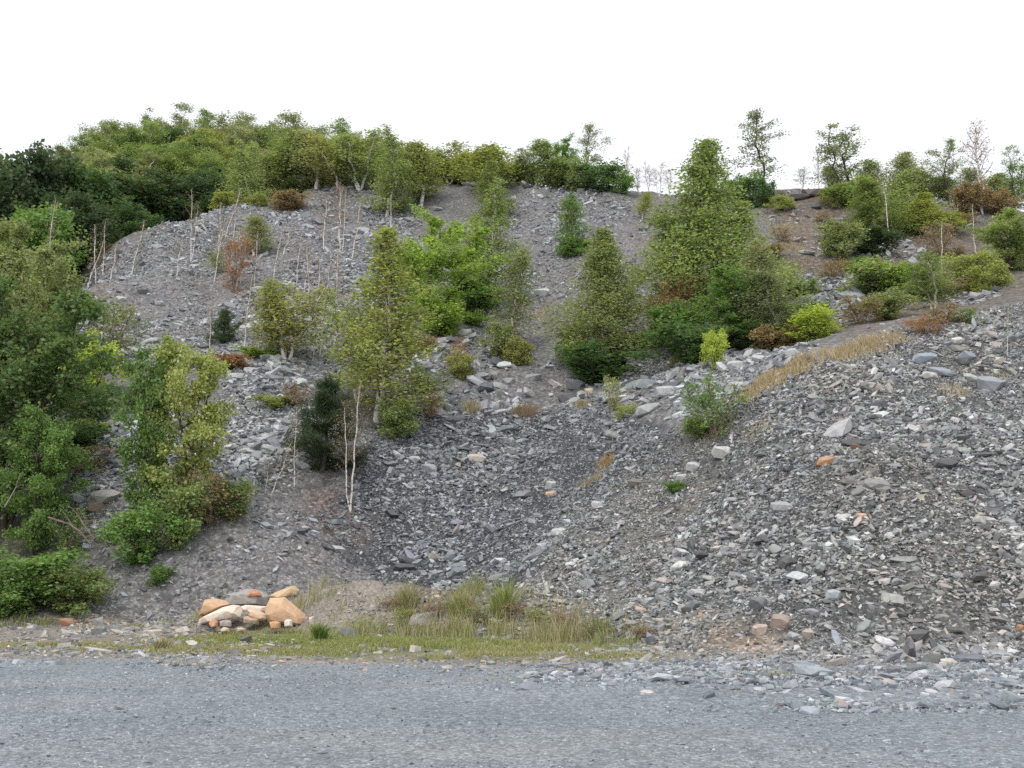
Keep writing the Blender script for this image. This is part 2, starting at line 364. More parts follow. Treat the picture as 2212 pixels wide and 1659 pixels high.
def piece(name, mask, mat):
    q = quads[mask]; used, inv = np.unique(q, return_inverse=True)
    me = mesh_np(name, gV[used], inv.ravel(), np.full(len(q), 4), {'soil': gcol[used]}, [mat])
    me.polygons.foreach_set('use_smooth', np.ones(len(q), bool))
    return tag(link(name, me), kind='structure')
yard = piece('gravel_yard', yard_f, M_YARD)
heap = piece('scree_heap', heap_f, M_SOIL)
slope = piece('quarry_slope', scree_f, M_SOIL)
hill = piece('wooded_hill', far_f, M_SOIL)

# ------------------------------------------------------------------ stones
def hull_stone(seed, sides=5, flat=0.42, chips=0):
    r = random.Random(seed); bm = bmesh.new()
    tl = (r.uniform(-.12, .12), r.uniform(-.12, .12)); tb = (r.uniform(-.1, .1), r.uniform(-.1, .1)); sk = r.uniform(-.12, .12)
    for k in range(sides):
        a = 2 * math.pi * (k + r.uniform(-.28, .28)) / sides; rad = r.uniform(0.8, 1.1)
        x, y = 0.56 * rad * math.cos(a), 0.42 * rad * math.sin(a)
        sh = r.uniform(.72, 1.0)
        bm.verts.new((x * sh + sk, y * sh, flat * (.5 + tl[0] * x + tl[1] * y)))
        sh = r.uniform(.78, 1.0)
        bm.verts.new((x * sh, y * sh, flat * (-.5 + tb[0] * x + tb[1] * y)))
    for k in range(chips):
        a = r.uniform(0, 6.28); bm.verts.new((0.6 * math.cos(a), 0.45 * math.sin(a), flat * r.uniform(-.4, .45)))
        a = r.uniform(0, 6.28); bm.verts.new((0.3 * math.cos(a), 0.25 * math.sin(a), flat * r.choice((-.62, .6))))
    g = bmesh.ops.convex_hull(bm, input=bm.verts[:])
    bmesh.ops.delete(bm, geom=[e for e in g['geom_interior'] if isinstance(e, bmesh.types.BMVert)], context='VERTS')
    bmesh.ops.triangulate(bm, faces=bm.faces[:]); bmesh.ops.recalc_face_normals(bm, faces=bm.faces[:])
    bm.verts.index_update()
    V = np.array([v.co[:] for v in bm.verts]); T = np.array([[v.index for v in f.verts] for f in bm.faces]); bm.free()
    return V, T
SMALL = [hull_stone(100 + k, 4, (0.22, 0.32, 0.45, 0.6)[k % 4]) for k in range(24)]
TINY = [hull_stone(500 + k, 3, (0.3, 0.45, 0.6)[k % 3]) for k in range(16)]
BIG = [hull_stone(300 + k, 5 + k % 3, (0.26, 0.36, 0.46, 0.6)[k % 4], 6) for k in range(24)]

PALET = {'slate': [((0.21,0.22,0.235),5),((0.32,0.33,0.345),4),((0.46,0.47,0.48),2.2),((0.10,0.105,0.115),3.5),((0.26,0.265,0.255),2),((0.33,0.295,0.265),.4)],
         'pile': [((0.225,0.227,0.222),5),((0.34,0.34,0.33),4),((0.50,0.495,0.48),2.6),((0.10,0.10,0.10),4),((0.25,0.255,0.235),2),((0.37,0.335,0.305),1.0),((0.44,0.38,0.345),.35),((0.25,0.265,0.285),1.5),((0.44,0.27,0.17),.025)],
         'pale': [((0.40,0.41,0.42),5),((0.54,0.545,0.55),4),((0.26,0.27,0.285),3),((0.13,0.135,0.14),1.6)],
         'upper': [((0.30,0.31,0.32),5),((0.40,0.41,0.42),3.5),((0.53,0.535,0.54),1.6),((0.14,0.145,0.155),2.6),((0.31,0.285,0.27),.6)],
         'verge': [((0.36,0.345,0.32),4),((0.50,0.475,0.43),3),((0.26,0.265,0.27),3),((0.54,0.43,0.34),.7),((0.15,0.155,0.16),1)],
         'yard': [((0.28,0.31,0.335),4),((0.40,0.42,0.44),4),((0.58,0.59,0.60),3),((0.17,0.185,0.20),1.2),((0.46,0.40,0.37),.15)]}
PN = list(PALET)
def palette(names, N):
    out = np.zeros((N, 3))
    for k, nm in enumerate(PN):
        m = names == k
        if m.any():
            cols = np.array([c for c, _ in PALET[nm]]); wts = np.array([q for _, q in PALET[nm]], float); wts /= wts.sum()
            out[m] = cols[rng.choice(len(cols), m.sum(), p=wts)]
    return out * rng.uniform(0.82, 1.18, (N, 1)) * (1 + rng.normal(0, 0.02, (N, 3)))

def sample(x0, x1, y0, y1, N):
    x = rng.uniform(x0, x1, N); y = rng.uniform(y0, y1, N)
    k = np.abs(x) < 0.60 * y + 1.5
    x, y = x[k], y[k]; z = height(x, y); u, v = proj(x, y, z)
    return x, y, z, u, v
st_x, st_y, st_z, st_s, st_p, st_o = [], [], [], [], [], []
def scatter(region, x0, x1, y0, y1, cover, size, sig, pal, owner, smax=0.6, smin=0.02, dens=None, ymin=0, ymax=200):
    area = (x1 - x0) * (y1 - y0)
    a_stone = 0.55 * size ** 2 * math.exp(sig * sig)          # mean footprint
    N = int(area * 1.2 * cover / a_stone)
    x, y, z, u, v = sample(x0, x1, y0, y1, N)
    k = (y > ymin) & (y < ymax)
    if region is not None: k &= inpoly(u + rng.normal(0, 16, len(u)) + 60 * (fbm(x * .5, y * .5, 131) - .47), v + rng.normal(0, 10, len(u)) + 40 * (fbm(x * .5, y * .5, 137) - .47), region)
    if dens is not None: k &= rng.random(len(x)) < dens(x, y, u, v)
    x, y, z = x[k], y[k], z[k]
    f_ = np.exp((fbm(x * .55, y * .3, 171) - .47) * (1.7 if pal != 'yard' else .3))
    s = np.clip(size * f_ * np.exp(rng.normal(0, sig, len(x))), smin, smax)
    k2 = rng.random(len(x)) < np.clip(1.15 / f_ ** 1.4, .25, 1); x, y, z, s = x[k2], y[k2], z[k2], s[k2]
    st_x.append(x); st_y.append(y); st_z.append(z); st_s.append(s)
    st_p.append(np.full(len(x), PN.index(pal))); st_o.append(np.full(len(x), owner))
patch = lambda sc_, s, a, b: (lambda x, y, u, v: sstep(a, b, fbm(x * sc_, y * sc_, s)))
notfine = lambda x, y, u, v: 1 - 0.85 * inpoly(u, v, FINE)
# owner 0 heap, 1 slope, 2 yard
def heapdens(x, y, u, v): return (1 - 0.85 * inpoly(u, v, FINE)) * (1 - 0.75 * np.clip(ell(u, v, 1870, 1310, 110, 60) + ell(u, v, 1560, 1355, 90, 35), 0, 1)) * (0.8 + 0.2 * sstep(0.3, 0.5, fbm(x * 0.9, y * 0.9, 88)))
scatter(PILE, -1, 17, 15.2, 29.5, 1.15, 0.053, 0.45, 'pile', 0, dens=heapdens)
scatter(PILE, -1, 17, 15.2, 29.5, 0.11, 0.105, 0.35, 'pile', 0, dens=heapdens)
scatter(FINE, 0, 6, 16, 29, 0.55, 0.043, 0.4, 'pile', 0)
scatter([(1600,860),(1900,760),(2212,690),(2400,690),(2400,1000),(1800,960),(1600,960)], 4, 15, 20, 29, 0.07, 0.16, 0.35, 'pile', 0)
scatter([(1480,1290),(1900,1330),(2400,1280),(2400,1425),(1700,1425),(1500,1410)], 2, 12, 15, 19.5, 0.15, 0.12, 0.35, 'pile', 0, dens=heapdens)
scatter(BOWL, -6, 5, 24.5, 38, 1.2, 0.08, 0.42, 'slate', 1, dens=lambda x, y, u, v: 0.35 + 0.65 * np.clip(ell(u, v, 950, 1080, 190, 170) + ell(u, v, 1280, 990, 160, 100), 0, 1))
scatter(BOWL, -6, 5, 24.5, 38, 0.12, 0.16, 0.35, 'slate', 1, dens=lambda x, y, u, v: 0.25 + 0.75 * np.clip(ell(u, v, 950, 1080, 170, 150) + ell(u, v, 1150, 1060, 120, 50), 0, 1))
scatter(BOWL, -6, 5, 24.5, 38, 0.15, 0.06, 0.4, 'slate', 1)
scatter(PALE, -17, -4, 25, 37, 1.1, 0.108, 0.42, 'pale', 1)
scatter(RIM, -12, -5, 30, 40, 0.8, 0.15, 0.45, 'pale', 1)
scatter(BANK, -12, -3, 22.5, 30, 0.30, 0.075, 0.5, 'upper', 1, dens=patch(0.8, 90, 0.3, 0.55))
scatter(TERR, -5, 8, 31, 44, 0.55, 0.15, 0.5, 'upper', 1, dens=patch(0.5, 91, 0.35, 0.55))
scatter(UPL, -28, -3, 36, 70, 0.72, 0.098, 0.5, 'upper', 1, dens=lambda x, y, u, v: 0.12 + 0.88 * sstep(0.40, 0.56, fbm(x * 0.28, y * 0.2, 93)))
scatter(UPL, -28, -3, 36, 70, 0.04, 0.26, 0.4, 'upper', 1, smax=1.0, dens=patch(0.28, 93, 0.4, 0.58))
scatter(UPC, -3, 13, 42, 70, 0.45, 0.10, 0.5, 'upper', 1, dens=lambda x, y, u, v: 0.05 + 0.95 * sstep(0.42, 0.60, fbm(x * 0.55, y * 0.16, 95)))
scatter(UPC, -3, 13, 42, 70, 0.035, 0.27, 0.4, 'upper', 1, smax=1.0, dens=patch(0.4, 96, 0.4, 0.6))
scatter(UPR, 9, 32, 36, 66, 0.26, 0.15, 0.5, 'upper', 1, dens=patch(0.35, 97, 0.42, 0.58))
scatter([(1690,600),(1830,600),(1840,700),(1780,690)], 10, 20, 36, 50, 0.9, 0.13, 0.4, 'upper', 1)
scatter([(1400,780),(1480,760),(1640,760),(1760,745),(1640,838),(1500,930)], 3, 14, 26, 40, 0.8, 0.115, 0.45, 'pale', 1)
# verge and yard edge
vb = lambda x, y, u, v: 0.25 + 0.75 * sstep(0.4, 0.55, fbm(x * 0.8, y * 1.4, 98))
scatter([(-200,1345),(600,1345),(900,1290),(1300,1330),(1500,1380),(1500,1440),(1000,1445),(0,1425),(-200,1420)], -14, 5, 13.5, 23, 0.09, 0.04, 0.5, 'verge', 2, smax=.25, dens=vb)
scatter([(150,1330),(460,1330),(480,1365),(150,1365)], -11, -5, 20, 24, 0.5, 0.07, 0.5, 'verge', 2, smax=.3)
scatter([(740,1280),(920,1280),(1240,1310),(1250,1370),(740,1370)], -5, 2, 18, 24, 0.8, 0.055, 0.55, 'verge', 2, smax=.35)
scatter([(1380,1330),(1600,1340),(1640,1410),(1400,1410)], 1, 6, 16, 21, 0.6, 0.06, 0.5, 'verge', 2, smax=.3)
scatter([(1150,1425),(2400,1405),(2400,1560),(1900,1550),(1500,1500),(1150,1480)], 0, 12, 10.5, 17, 0.6, 0.042, 0.5, 'yard', 2, smax=.3, dens=lambda x, y, u, v: 0.12 + 0.88 * sstep(0.42, 0.56, fbm(x * 0.7, y * 1.5, 99)))
scatter([(1500,1480),(2400,1440),(2400,1545),(1600,1530)], 0, 12, 10.5, 17, 0.12, 0.075, 0.4, 'yard', 2, smax=.3, dens=vb)
scatter([(-100,1405),(560,1418),(560,1440),(-100,1428)], -13, -3, 13.5, 19, 0.22, 0.032, 0.5, 'yard', 2, smax=.3, dens=vb)
scatter(None, -10, 10, 5.5, 15.5, 0.036, 0.019, 0.35, 'yard', 2, smax=.07, smin=.012, dens=lambda x, y, u, v: 0.3 + 0.7 * sstep(0.35, 0.6, fbm(x * 0.5, y * 1.3, 101)))
X = np.concatenate(st_x); Y_ = np.concatenate(st_y); Z = np.concatenate(st_z); S = np.concatenate(st_s); PP = np.concatenate(st_p); OW = np.concatenate(st_o)
NS = len(X); print('stones', NS)
e = 0.15
NX = -(height(X + e, Y_) - height(X - e, Y_)) / (2 * e); NY = -(height(X, Y_ + e) - height(X, Y_ - e)) / (2 * e)
nrm = np.c_[NX * 0.55, NY * 0.55, np.ones(NS)] + rng.normal(0, 0.5, (NS, 3))
flat_ = OW == 2; nrm[flat_] = np.c_[np.zeros(flat_.sum()), np.zeros(flat_.sum()), np.ones(flat_.sum())] + rng.normal(0, 0.2, (flat_.sum(), 3))
nrm /= np.linalg.norm(nrm, axis=1)[:, None]
yaw = np.where(rng.random(NS) < 0.55, rng.normal(0, 0.55, NS), rng.uniform(0, 2 * math.pi, NS))
tx = np.c_[np.cos(yaw), np.sin(yaw), np.zeros(NS)]; tx -= nrm * (tx * nrm).sum(1)[:, None]; tx /= np.linalg.norm(tx, axis=1)[:, None]
ty = np.cross(nrm, tx)
SCL = np.c_[S * rng.uniform(0.95, 1.8, NS), S * rng.uniform(0.6, 1.0, NS), S * rng.uniform(0.6, 1.2, NS)]
COL = palette(PP, NS) * np.where((PP == 4)[:, None], 1.0, np.array([[.975, 1.0, 1.03]])) * np.array([1.02, 1.12, .95, 1.02, 1.0, .92])[PP][:, None]
stain = sstep(.48, .66, fbm(X * .6, Y_ * .4, 181))[:, None] * (PP != 5)[:, None]
COL = COL * (1 - stain * np.array([.01, .04, .09]))
COL = COL * (1 + .35 * (fbm(X * .4 + 7, Y_ * .4, 191)[:, None] - .47))
ZC = Z + S * rng.uniform(-0.05, 0.32, NS)
upx = F * S / Y_
uu, vv = proj(X, Y_, ZC)
inview = (uu > 5) & (uu < 2207) & (vv > 5) & (vv < 1650)
single = np.zeros(NS, bool)
for ow, cnt in ((0, 260), (1, 270), (2, 90)):
    k = np.where((OW == ow) & inview)[0]; k = k[np.argsort(-upx[k])][:cnt]; single[k] = True
def stone_mass(name, idx, parent):
    Vs, Ls, Cs, off = [], [], [], 0
    variants = SMALL + TINY
    var = np.where(upx[idx] > 10.5, rng.integers(0, len(SMALL), len(idx)), len(SMALL) + rng.integers(0, len(TINY), len(idx)))
    for k, (V, T) in enumerate(variants):
        m = idx[var == k]
        if not len(m): continue
        L = V[None] * SCL[m][:, None, :]
        W = L[..., 0:1] * tx[m][:, None] + L[..., 1:2] * ty[m][:, None] + L[..., 2:3] * nrm[m][:, None] + np.c_[X[m], Y_[m], ZC[m]][:, None]
        Vs.append(W.reshape(-1, 3)); Cs.append(np.repeat(COL[m], len(V), 0))
        Ls.append((T[None] + (off + np.arange(len(m)) * len(V))[:, None, None]).reshape(-1)); off += len(m) * len(V)
    Vs, Ls, Cs = np.concatenate(Vs), np.concatenate(Ls), np.concatenate(Cs)
    me = mesh_np(name, Vs, Ls, np.full(len(Ls) // 3, 3), {'tint': Cs}, [M_STONES])
    return tag(link(name, me, parent), kind='stuff'), len(Ls) // 3
TRI = 0
for ow, nm, par in ((0, 'scree_stones', heap), (1, 'scree_stones', slope), (2, 'gravel', yard)):
    o, k = stone_mass(nm, np.where((OW == ow) & ~single)[0], par); TRI += k
print('stone tris', TRI)
big_me = []
for k, (V, T) in enumerate(BIG):
    big_me.append(mesh_np('stone', V, T.ravel(), np.full(len(T), 3), None, [M_STONE]))
for i in np.where(single)[0]:
    o = link('stone', big_me[int(rng.integers(0, len(BIG)))], (heap, slope, yard)[OW[i]])
    R = np.c_[tx[i], ty[i], nrm[i]] * SCL[i][None, :]
    M = Matrix([[*R[0], X[i]], [*R[1], Y_[i]], [*R[2], ZC[i]], [0, 0, 0, 1]])
    o.matrix_world = M; o.color = (*COL[i], 1)

# ------------------------------------------------------------------ plants: generators
def rot_axis(v, ax, a):
    return v * math.cos(a) + np.cross(ax, v) * math.sin(a) + ax * np.dot(ax, v) * (1 - math.cos(a))
def tube(Vs, Fs, Ms, P, R, sides, mat):
    base = sum(len(a) for a in Vs); P = np.asarray(P, float); k = len(P)
    T = np.gradient(P, axis=0); T /= np.linalg.norm(T, axis=1)[:, None] + 1e-9
    ref = np.array([1.0, 0.13, 0.07]) if abs(T[0, 2]) > 0.7 else np.array([0, 0, 1.0])
    A_ = np.cross(T, ref); A_ /= np.linalg.norm(A_, axis=1)[:, None] + 1e-9; B_ = np.cross(T, A_)
    ang = np.arange(sides) * 2 * math.pi / sides
    ring = P[:, None] + (A_[:, None] * np.cos(ang)[None, :, None] + B_[:, None] * np.sin(ang)[None, :, None]) * np.asarray(R)[:, None, None]
    Vs.append(ring.reshape(-1, 3))
    i, j = np.meshgrid(np.arange(k - 1), np.arange(sides), indexing='ij'); j2 = (j + 1) % sides
    q = np.stack([i * sides + j, i * sides + j2, (i + 1) * sides + j2, (i + 1) * sides + j], -1).reshape(-1, 4) + base
    Fs.append(q); Ms += [mat] * len(q)
def leaves_mesh(name, Pn, L, r, needle=False, droop=0.3, clump=None):
    N = len(Pn)
    nm = r.normal(0, 1, (N, 3)) + np.array([0, 0, 0.3]); nm /= np.linalg.norm(nm, axis=1)[:, None]
    d = r.normal(0, 1, (N, 3)) + np.array([0, 0, -droop]); d -= nm * (d * nm).sum(1)[:, None]; d /= np.linalg.norm(d, axis=1)[:, None] + 1e-9
    s = np.cross(nm, d); L = L * r.uniform(0.65, 1.3, (N, 1)); wd = 0.05 if needle else 0.36
    V = np.stack([Pn, Pn + d * L * 0.5 + s * L * wd + nm * L * .06, Pn + d * L, Pn + d * L * 0.5 - s * L * wd + nm * L * .06], 1).reshape(-1, 3)
    tone = np.clip(r.normal(0.5, 0.2, N) + (clump if clump is not None else 0), 0, 1)
    tc = np.repeat(np.c_[tone, r.random(N), r.random(N)], 4, 0)
    return mesh_np(name, V, np.arange(4 * N), np.full(N, 4), {'tone': tc}, [M_LEAF])
def gen_plant(seed, H=5, W=1.2, t0=0.1, n1=36, e0=20, e1=65, droop=0.25, n2=5, nleaf=8000, leaf=0.07, prof=None, stems=1, spread=0.1, r0=0.05, jit=0.10,
              bark=None, twig=True, needle=False, gap=0.0, crook=0.03, twigr=0.005, ldroop=0.3, r1=0.35, d2=None, taper=.75):
    d2 = droop * 1.2 if d2 is None else d2
    r = np.random.default_rng(seed); Vs, Fs, Ms = [], [], []; tips = []; twigs = []
    prof = prof or (lambda t: (1 - t) ** 0.7 + 0.05)
    for s in range(stems):
        az = 2 * math.pi * (s / stems + r.uniform(-.1, .1)); ln = spread * r.uniform(.5, 1.2) if stems > 1 else spread * r.uniform(0, .6)
        hs = H * (1 if s == 0 else r.uniform(.78, .98)); k = 12; tt = np.linspace(0, 1, k)
        wob = np.cumsum(r.normal(0, crook, (k, 2)), 0); wob -= wob[0]
        P = np.c_[math.cos(az) * ln * H * tt ** 1.2 + wob[:, 0] * H * .35, math.sin(az) * ln * H * tt ** 1.2 + wob[:, 1] * H * .35, hs * tt]
        rr = r0 * (1 if s == 0 else .75)
        tube(Vs, Fs, Ms, P, rr * (1 - tt) ** taper + .006, 6, 0)
        nb = max(3, n1 // stems)
        for b in range(nb):
            t = t0 + (1 - t0) * ((b + r.random()) / nb) ** 0.95
            if t > .985: t = .985
            p0 = np.array([np.interp(t, tt, P[:, q]) for q in range(3)])
            a = b * 2.39996 + r.uniform(-.5, .5) + s
            el = math.radians(e0 + (e1 - e0) * t + r.normal(0, 9)); ln1 = W * prof((t - t0) / (1 - t0)) * r.uniform(.65, 1.12)
            if r.random() < gap: ln1 *= 0.4
            ax = np.array([math.cos(a) * math.cos(el), math.sin(a) * math.cos(el), math.sin(el)])
            q = np.linspace(0, 1, 5)
            pr = p0 + ax * (q[:, None] * ln1) + np.array([0, 0, -1.0]) * (droop * ln1 * q[:, None] ** 2) + r.normal(0, .03 * ln1, (5, 3)) * q[:, None]
            if twig: tube(Vs, Fs, Ms, pr, np.maximum(rr * r1 * (1 - t * .7) * (1 - q) + twigr, twigr), 3, 1)
            for c in range(n2):
                qq = r.uniform(.25, 1.0); ps = np.array([np.interp(qq, q, pr[:, z]) for z in range(3)])
                l2 = ln1 * r.uniform(.22, .5) * (1.15 - qq * .5)
                dd = ax + r.normal(0, .65, 3); dd /= np.linalg.norm(dd)
                pe = ps + dd * l2 + np.array([0, 0, -d2 * l2])
                if twig and n2 <= 6: tube(Vs, Fs, Ms, np.array([ps, (ps + pe) / 2 + r.normal(0, .03 * l2, 3), pe]), [twigr, twigr * .8, twigr * .5], 3, 1)
                twigs.append((ps, pe, l2))
    A0 = np.array([t[0] for t in twigs]); B0 = np.array([t[1] for t in twigs]); LL = np.array([t[2] for t in twigs])
    wt = LL * r.uniform(.3, 1.5, len(LL)); wt /= wt.sum()
    k = r.choice(len(LL), nleaf, p=wt); q = r.random(nleaf) ** 0.7
    Pn = A0[k] * (1 - q[:, None]) + B0[k] * q[:, None] + np.clip(r.normal(0, 1, (nleaf, 3)), -1.35, 1.35) * (jit * (.5 + LL[k] / (LL.mean() + 1e-9) * .5))[:, None]
    cl = r.normal(0, .13, len(LL))[k]
    Pn[:, 2] = np.maximum(Pn[:, 2], .03)
    lm = leaves_mesh('crown', Pn, leaf, r, needle, ldroop, cl)
    V = np.concatenate(Vs); Fq = np.concatenate(Fs)
    tm = mesh_np('trunk', V, Fq.ravel(), np.full(len(Fq), 4), None, [bark or M_BARK, M_TWIG if bark is M_BIRCH else (bark or M_BARK)], np.array(Ms), smooth=True)
    allz = np.r_[Pn[:, 2], V[:, 2]]
    return tm, lm, float(np.percentile(allz, 99.99)), 2 * float(np.percentile(np.abs(Pn[:, 0]), 96)) if nleaf > 100 else 1

oval = lambda t: math.sqrt(max(0.02, 1 - (2 * t - 1) ** 2)) * 0.95 + 0.05
egg = lambda t: math.sqrt(max(0.02, 1 - (2 * t ** 0.75 - 1) ** 2)) + 0.05
cone = lambda t: (1 - t) ** 0.85 + 0.06
skirt = lambda t: 0.92 * (1 - t) ** 0.6 + 0.16
SPEC = {
 'birch':   [dict(H=6, W=1.0, t0=.06, n1=110, e0=30, e1=74, droop=.25, d2=.7, n2=6, nleaf=11500, leaf=.066, prof=skirt, r0=.05, jit=.11, bark=M_BIRCH, gap=.25, crook=.02, taper=.6), dict(H=6, W=.9, t0=.06, n1=120, e0=30, e1=74, droop=.25, d2=.7, n2=6, nleaf=11500, leaf=.066, prof=skirt, r0=.05, jit=.11, bark=M_BIRCH, gap=.25, crook=.03, stems=2, spread=.09, taper=.6), dict(H=6, W=1.0, t0=.06, n1=110, e0=30, e1=74, droop=.25, d2=.7, n2=6, nleaf=11500, leaf=.066, prof=skirt, r0=.05, jit=.11, bark=M_BIRCH, gap=.25, crook=.02, taper=.6), dict(H=6, W=.9, t0=.06, n1=120, e0=30, e1=74, droop=.25, d2=.7, n2=6, nleaf=11500, leaf=.066, prof=skirt, r0=.05, jit=.11, bark=M_BIRCH, gap=.25, crook=.03, stems=2, spread=.09, taper=.6)],
 'bigbirch': [dict(H=8, W=1.75, t0=.06, n1=190, e0=30, e1=74, droop=.25, d2=.7, n2=5, nleaf=26000, leaf=.078, prof=lambda t: 1.0 * (1 - t) ** .8 + .12, r0=.08, jit=.16, bark=M_BIRCH, gap=.06, crook=.02, taper=.6)] * 2,
 'midbirch': [dict(H=5, W=.72, t0=.14, n1=64, e0=35, e1=75, droop=.25, d2=.7, n2=6, nleaf=4800, leaf=.066, prof=egg, r0=.035, jit=.12, bark=M_BIRCH, gap=.15, crook=.02, stems=1, taper=.6)] * 3 + [dict(H=5, W=.65, t0=.16, n1=72, e0=35, e1=75, droop=.25, d2=.7, n2=6, nleaf=4800, leaf=.066, prof=egg, r0=.03, jit=.12, bark=M_BIRCH, gap=.15, crook=.02, stems=3, spread=.09, taper=.6)] * 2,
 'thinbirch': [dict(H=4, W=.62, t0=.25, n1=30, e0=40, e1=70, droop=.2, n2=5, nleaf=170, leaf=.055, prof=egg, r0=.021, jit=.06, bark=M_BIRCH, crook=.014, twigr=.004, r1=.25, taper=.4)] * 4,
 'barebirch': [dict(H=5, W=.9, t0=.3, n1=40, e0=45, e1=72, droop=.12, n2=6, nleaf=500, leaf=.06, prof=egg, r0=.03, jit=.07, bark=M_BIRCH, crook=.02, twigr=.005, r1=.4, taper=.5, stems=2, spread=.06)] * 3,
 'broad':   [dict(H=6, W=1.8, t0=.06, n1=60, e0=20, e1=72, droop=.15, n2=8, nleaf=14000, leaf=.115, prof=oval, stems=3, spread=.17, r0=.07, jit=.11, bark=M_BARK, gap=.35)] * 4,
 'bigtree': [dict(H=8, W=2.1, t0=.08, n1=76, e0=15, e1=70, droop=.18, n2=9, nleaf=24000, leaf=.125, prof=oval, stems=3, spread=.15, r0=.09, jit=.12, bark=M_BARK, gap=.35)] * 3,
 'oak':     [dict(H=9, W=3.6, t0=.12, n1=56, e0=5, e1=75, droop=.05, n2=9, nleaf=20000, leaf=.22, prof=oval, stems=2, spread=.10, r0=.14, jit=.24, bark=M_BARK, gap=.1)] * 4,
 'far':     [dict(H=8, W=2.0, t0=.12, n1=40, e0=30, e1=75, droop=.2, n2=6, nleaf=8000, leaf=.11, prof=lambda t: .85 * egg(t), stems=3, spread=.08, r0=.08, jit=.2, bark=M_BIRCH, gap=.4)] * 6,
 'sparse':  [dict(H=6, W=1.5, t0=.18, n1=30, e0=30, e1=65, droop=.15, n2=6, nleaf=3400, leaf=.085, prof=egg, stems=1, r0=.055, jit=.12, bark=M_BARK, gap=.35, crook=.05, twigr=.008)] * 3 + [dict(H=6, W=1.3, t0=.15, n1=40, e0=30, e1=65, droop=.15, n2=6, nleaf=4400, leaf=.085, prof=egg, stems=3, spread=.12, r0=.045, jit=.12, bark=M_BARK, gap=.35, crook=.04, twigr=.008)] * 2,
 'bush':    [dict(H=1.6, W=.9, t0=.02, n1=40, e0=15, e1=82, droop=.08, n2=7, nleaf=4600, leaf=.088, prof=oval, stems=5, spread=.32, r0=.022, jit=.09, bark=M_BARK, twigr=.004, gap=.4)] * 6,
 'loosebush': [dict(H=1.8, W=.8, t0=.03, n1=40, e0=25, e1=80, droop=.05, n2=5, nleaf=1700, leaf=.07, prof=egg, stems=5, spread=.3, r0=.015, jit=.09, bark=M_TWIG, twigr=.005)] * 4,
 'pine':    [dict(H=3, W=1.05, t0=.05, n1=44, e0=0, e1=55, droop=-.12, n2=8, nleaf=17000, leaf=.17, prof=lambda t: (1 - t) ** .65 + .2, r0=.06, jit=.07, bark=M_BARK, needle=True, ldroop=-.5, gap=.3)] * 2,
}
LIB = {}
def variant(kind, k):
    sp_ = SPEC[kind]; k %= len(sp_)
    if (kind, k) not in LIB: LIB[kind, k] = gen_plant(hash((len(kind), kind[0], k)) % 1 + 1000 + 37 * k + sum(map(ord, kind)), **sp_[k])
    return LIB[kind, k]
NAMES = {'birch': 'birch_tree', 'bigbirch': 'leafy_tree', 'midbirch': 'birch_tree', 'thinbirch': 'birch_sapling', 'barebirch': 'bare_birch', 'broad': 'leafy_tree', 'bigtree': 'leafy_tree', 'oak': 'oak_tree', 'far': 'woodland_tree',
         'sparse': 'sparse_tree', 'bush': 'bush', 'loosebush': 'shrub', 'pine': 'pine_tree'}
CATS = {'bush': 'bush', 'loosebush': 'shrub'}
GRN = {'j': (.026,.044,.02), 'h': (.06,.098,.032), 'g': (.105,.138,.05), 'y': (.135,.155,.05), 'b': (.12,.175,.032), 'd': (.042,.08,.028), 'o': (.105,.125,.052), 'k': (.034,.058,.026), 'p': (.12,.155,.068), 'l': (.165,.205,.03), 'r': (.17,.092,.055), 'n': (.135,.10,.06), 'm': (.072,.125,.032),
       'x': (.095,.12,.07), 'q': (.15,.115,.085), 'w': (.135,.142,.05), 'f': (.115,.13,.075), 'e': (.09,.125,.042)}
ORD = 'first second third fourth fifth sixth seventh eighth ninth tenth eleventh twelfth thirteenth fourteenth fifteenth sixteenth seventeenth'.split()
NPL = 0
WIDE = {'birch': 1.05, 'midbirch': 1.15, 'far': 1.1, 'bush': 1.0, 'sparse': 1.1, 'pine': 1.15}
def plant(kind, u, vb, vt, wpx, col, label, Y=None, var=None, group=None, lean=0.0, name=None, cat=None):
    global NPL
    var = NPL if var is None else var; NPL += 1
    tm, lm, H, W = variant(kind, var)
    p = hit(u, vb, Y)
    zt = top_z(p.y, vt) - p.z + 0.1
    ww = wpx * p.y / F * WIDE.get(kind, 1.0)
    root = bpy.data.objects.new(name or NAMES[kind], None); C.objects.link(root)
    root.empty_display_size = 0.2
    sz = max(zt, .15) / H; sx = ww / W
    root.location = (p.x, p.y, p.z - 0.1)
    if kind == 'thinbirch' and lean == 0: lean = ((NPL * 37) % 17 - 8) * .8 + .1
    root.scale = (sx, sx, sz); root.rotation_euler = (0, math.radians(lean), (NPL * 2.4) % 6.28 if lean == 0 else 0)
    a = link('trunk' if kind not in ('bush', 'loosebush') else 'stem', tm, root); b = link('crown' if kind not in ('bush', 'loosebush') else 'foliage', lm, root)
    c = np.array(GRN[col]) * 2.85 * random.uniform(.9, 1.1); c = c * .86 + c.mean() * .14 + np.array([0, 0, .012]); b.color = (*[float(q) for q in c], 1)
    return tag(root, label, cat or CATS.get(kind, 'tree'), group)

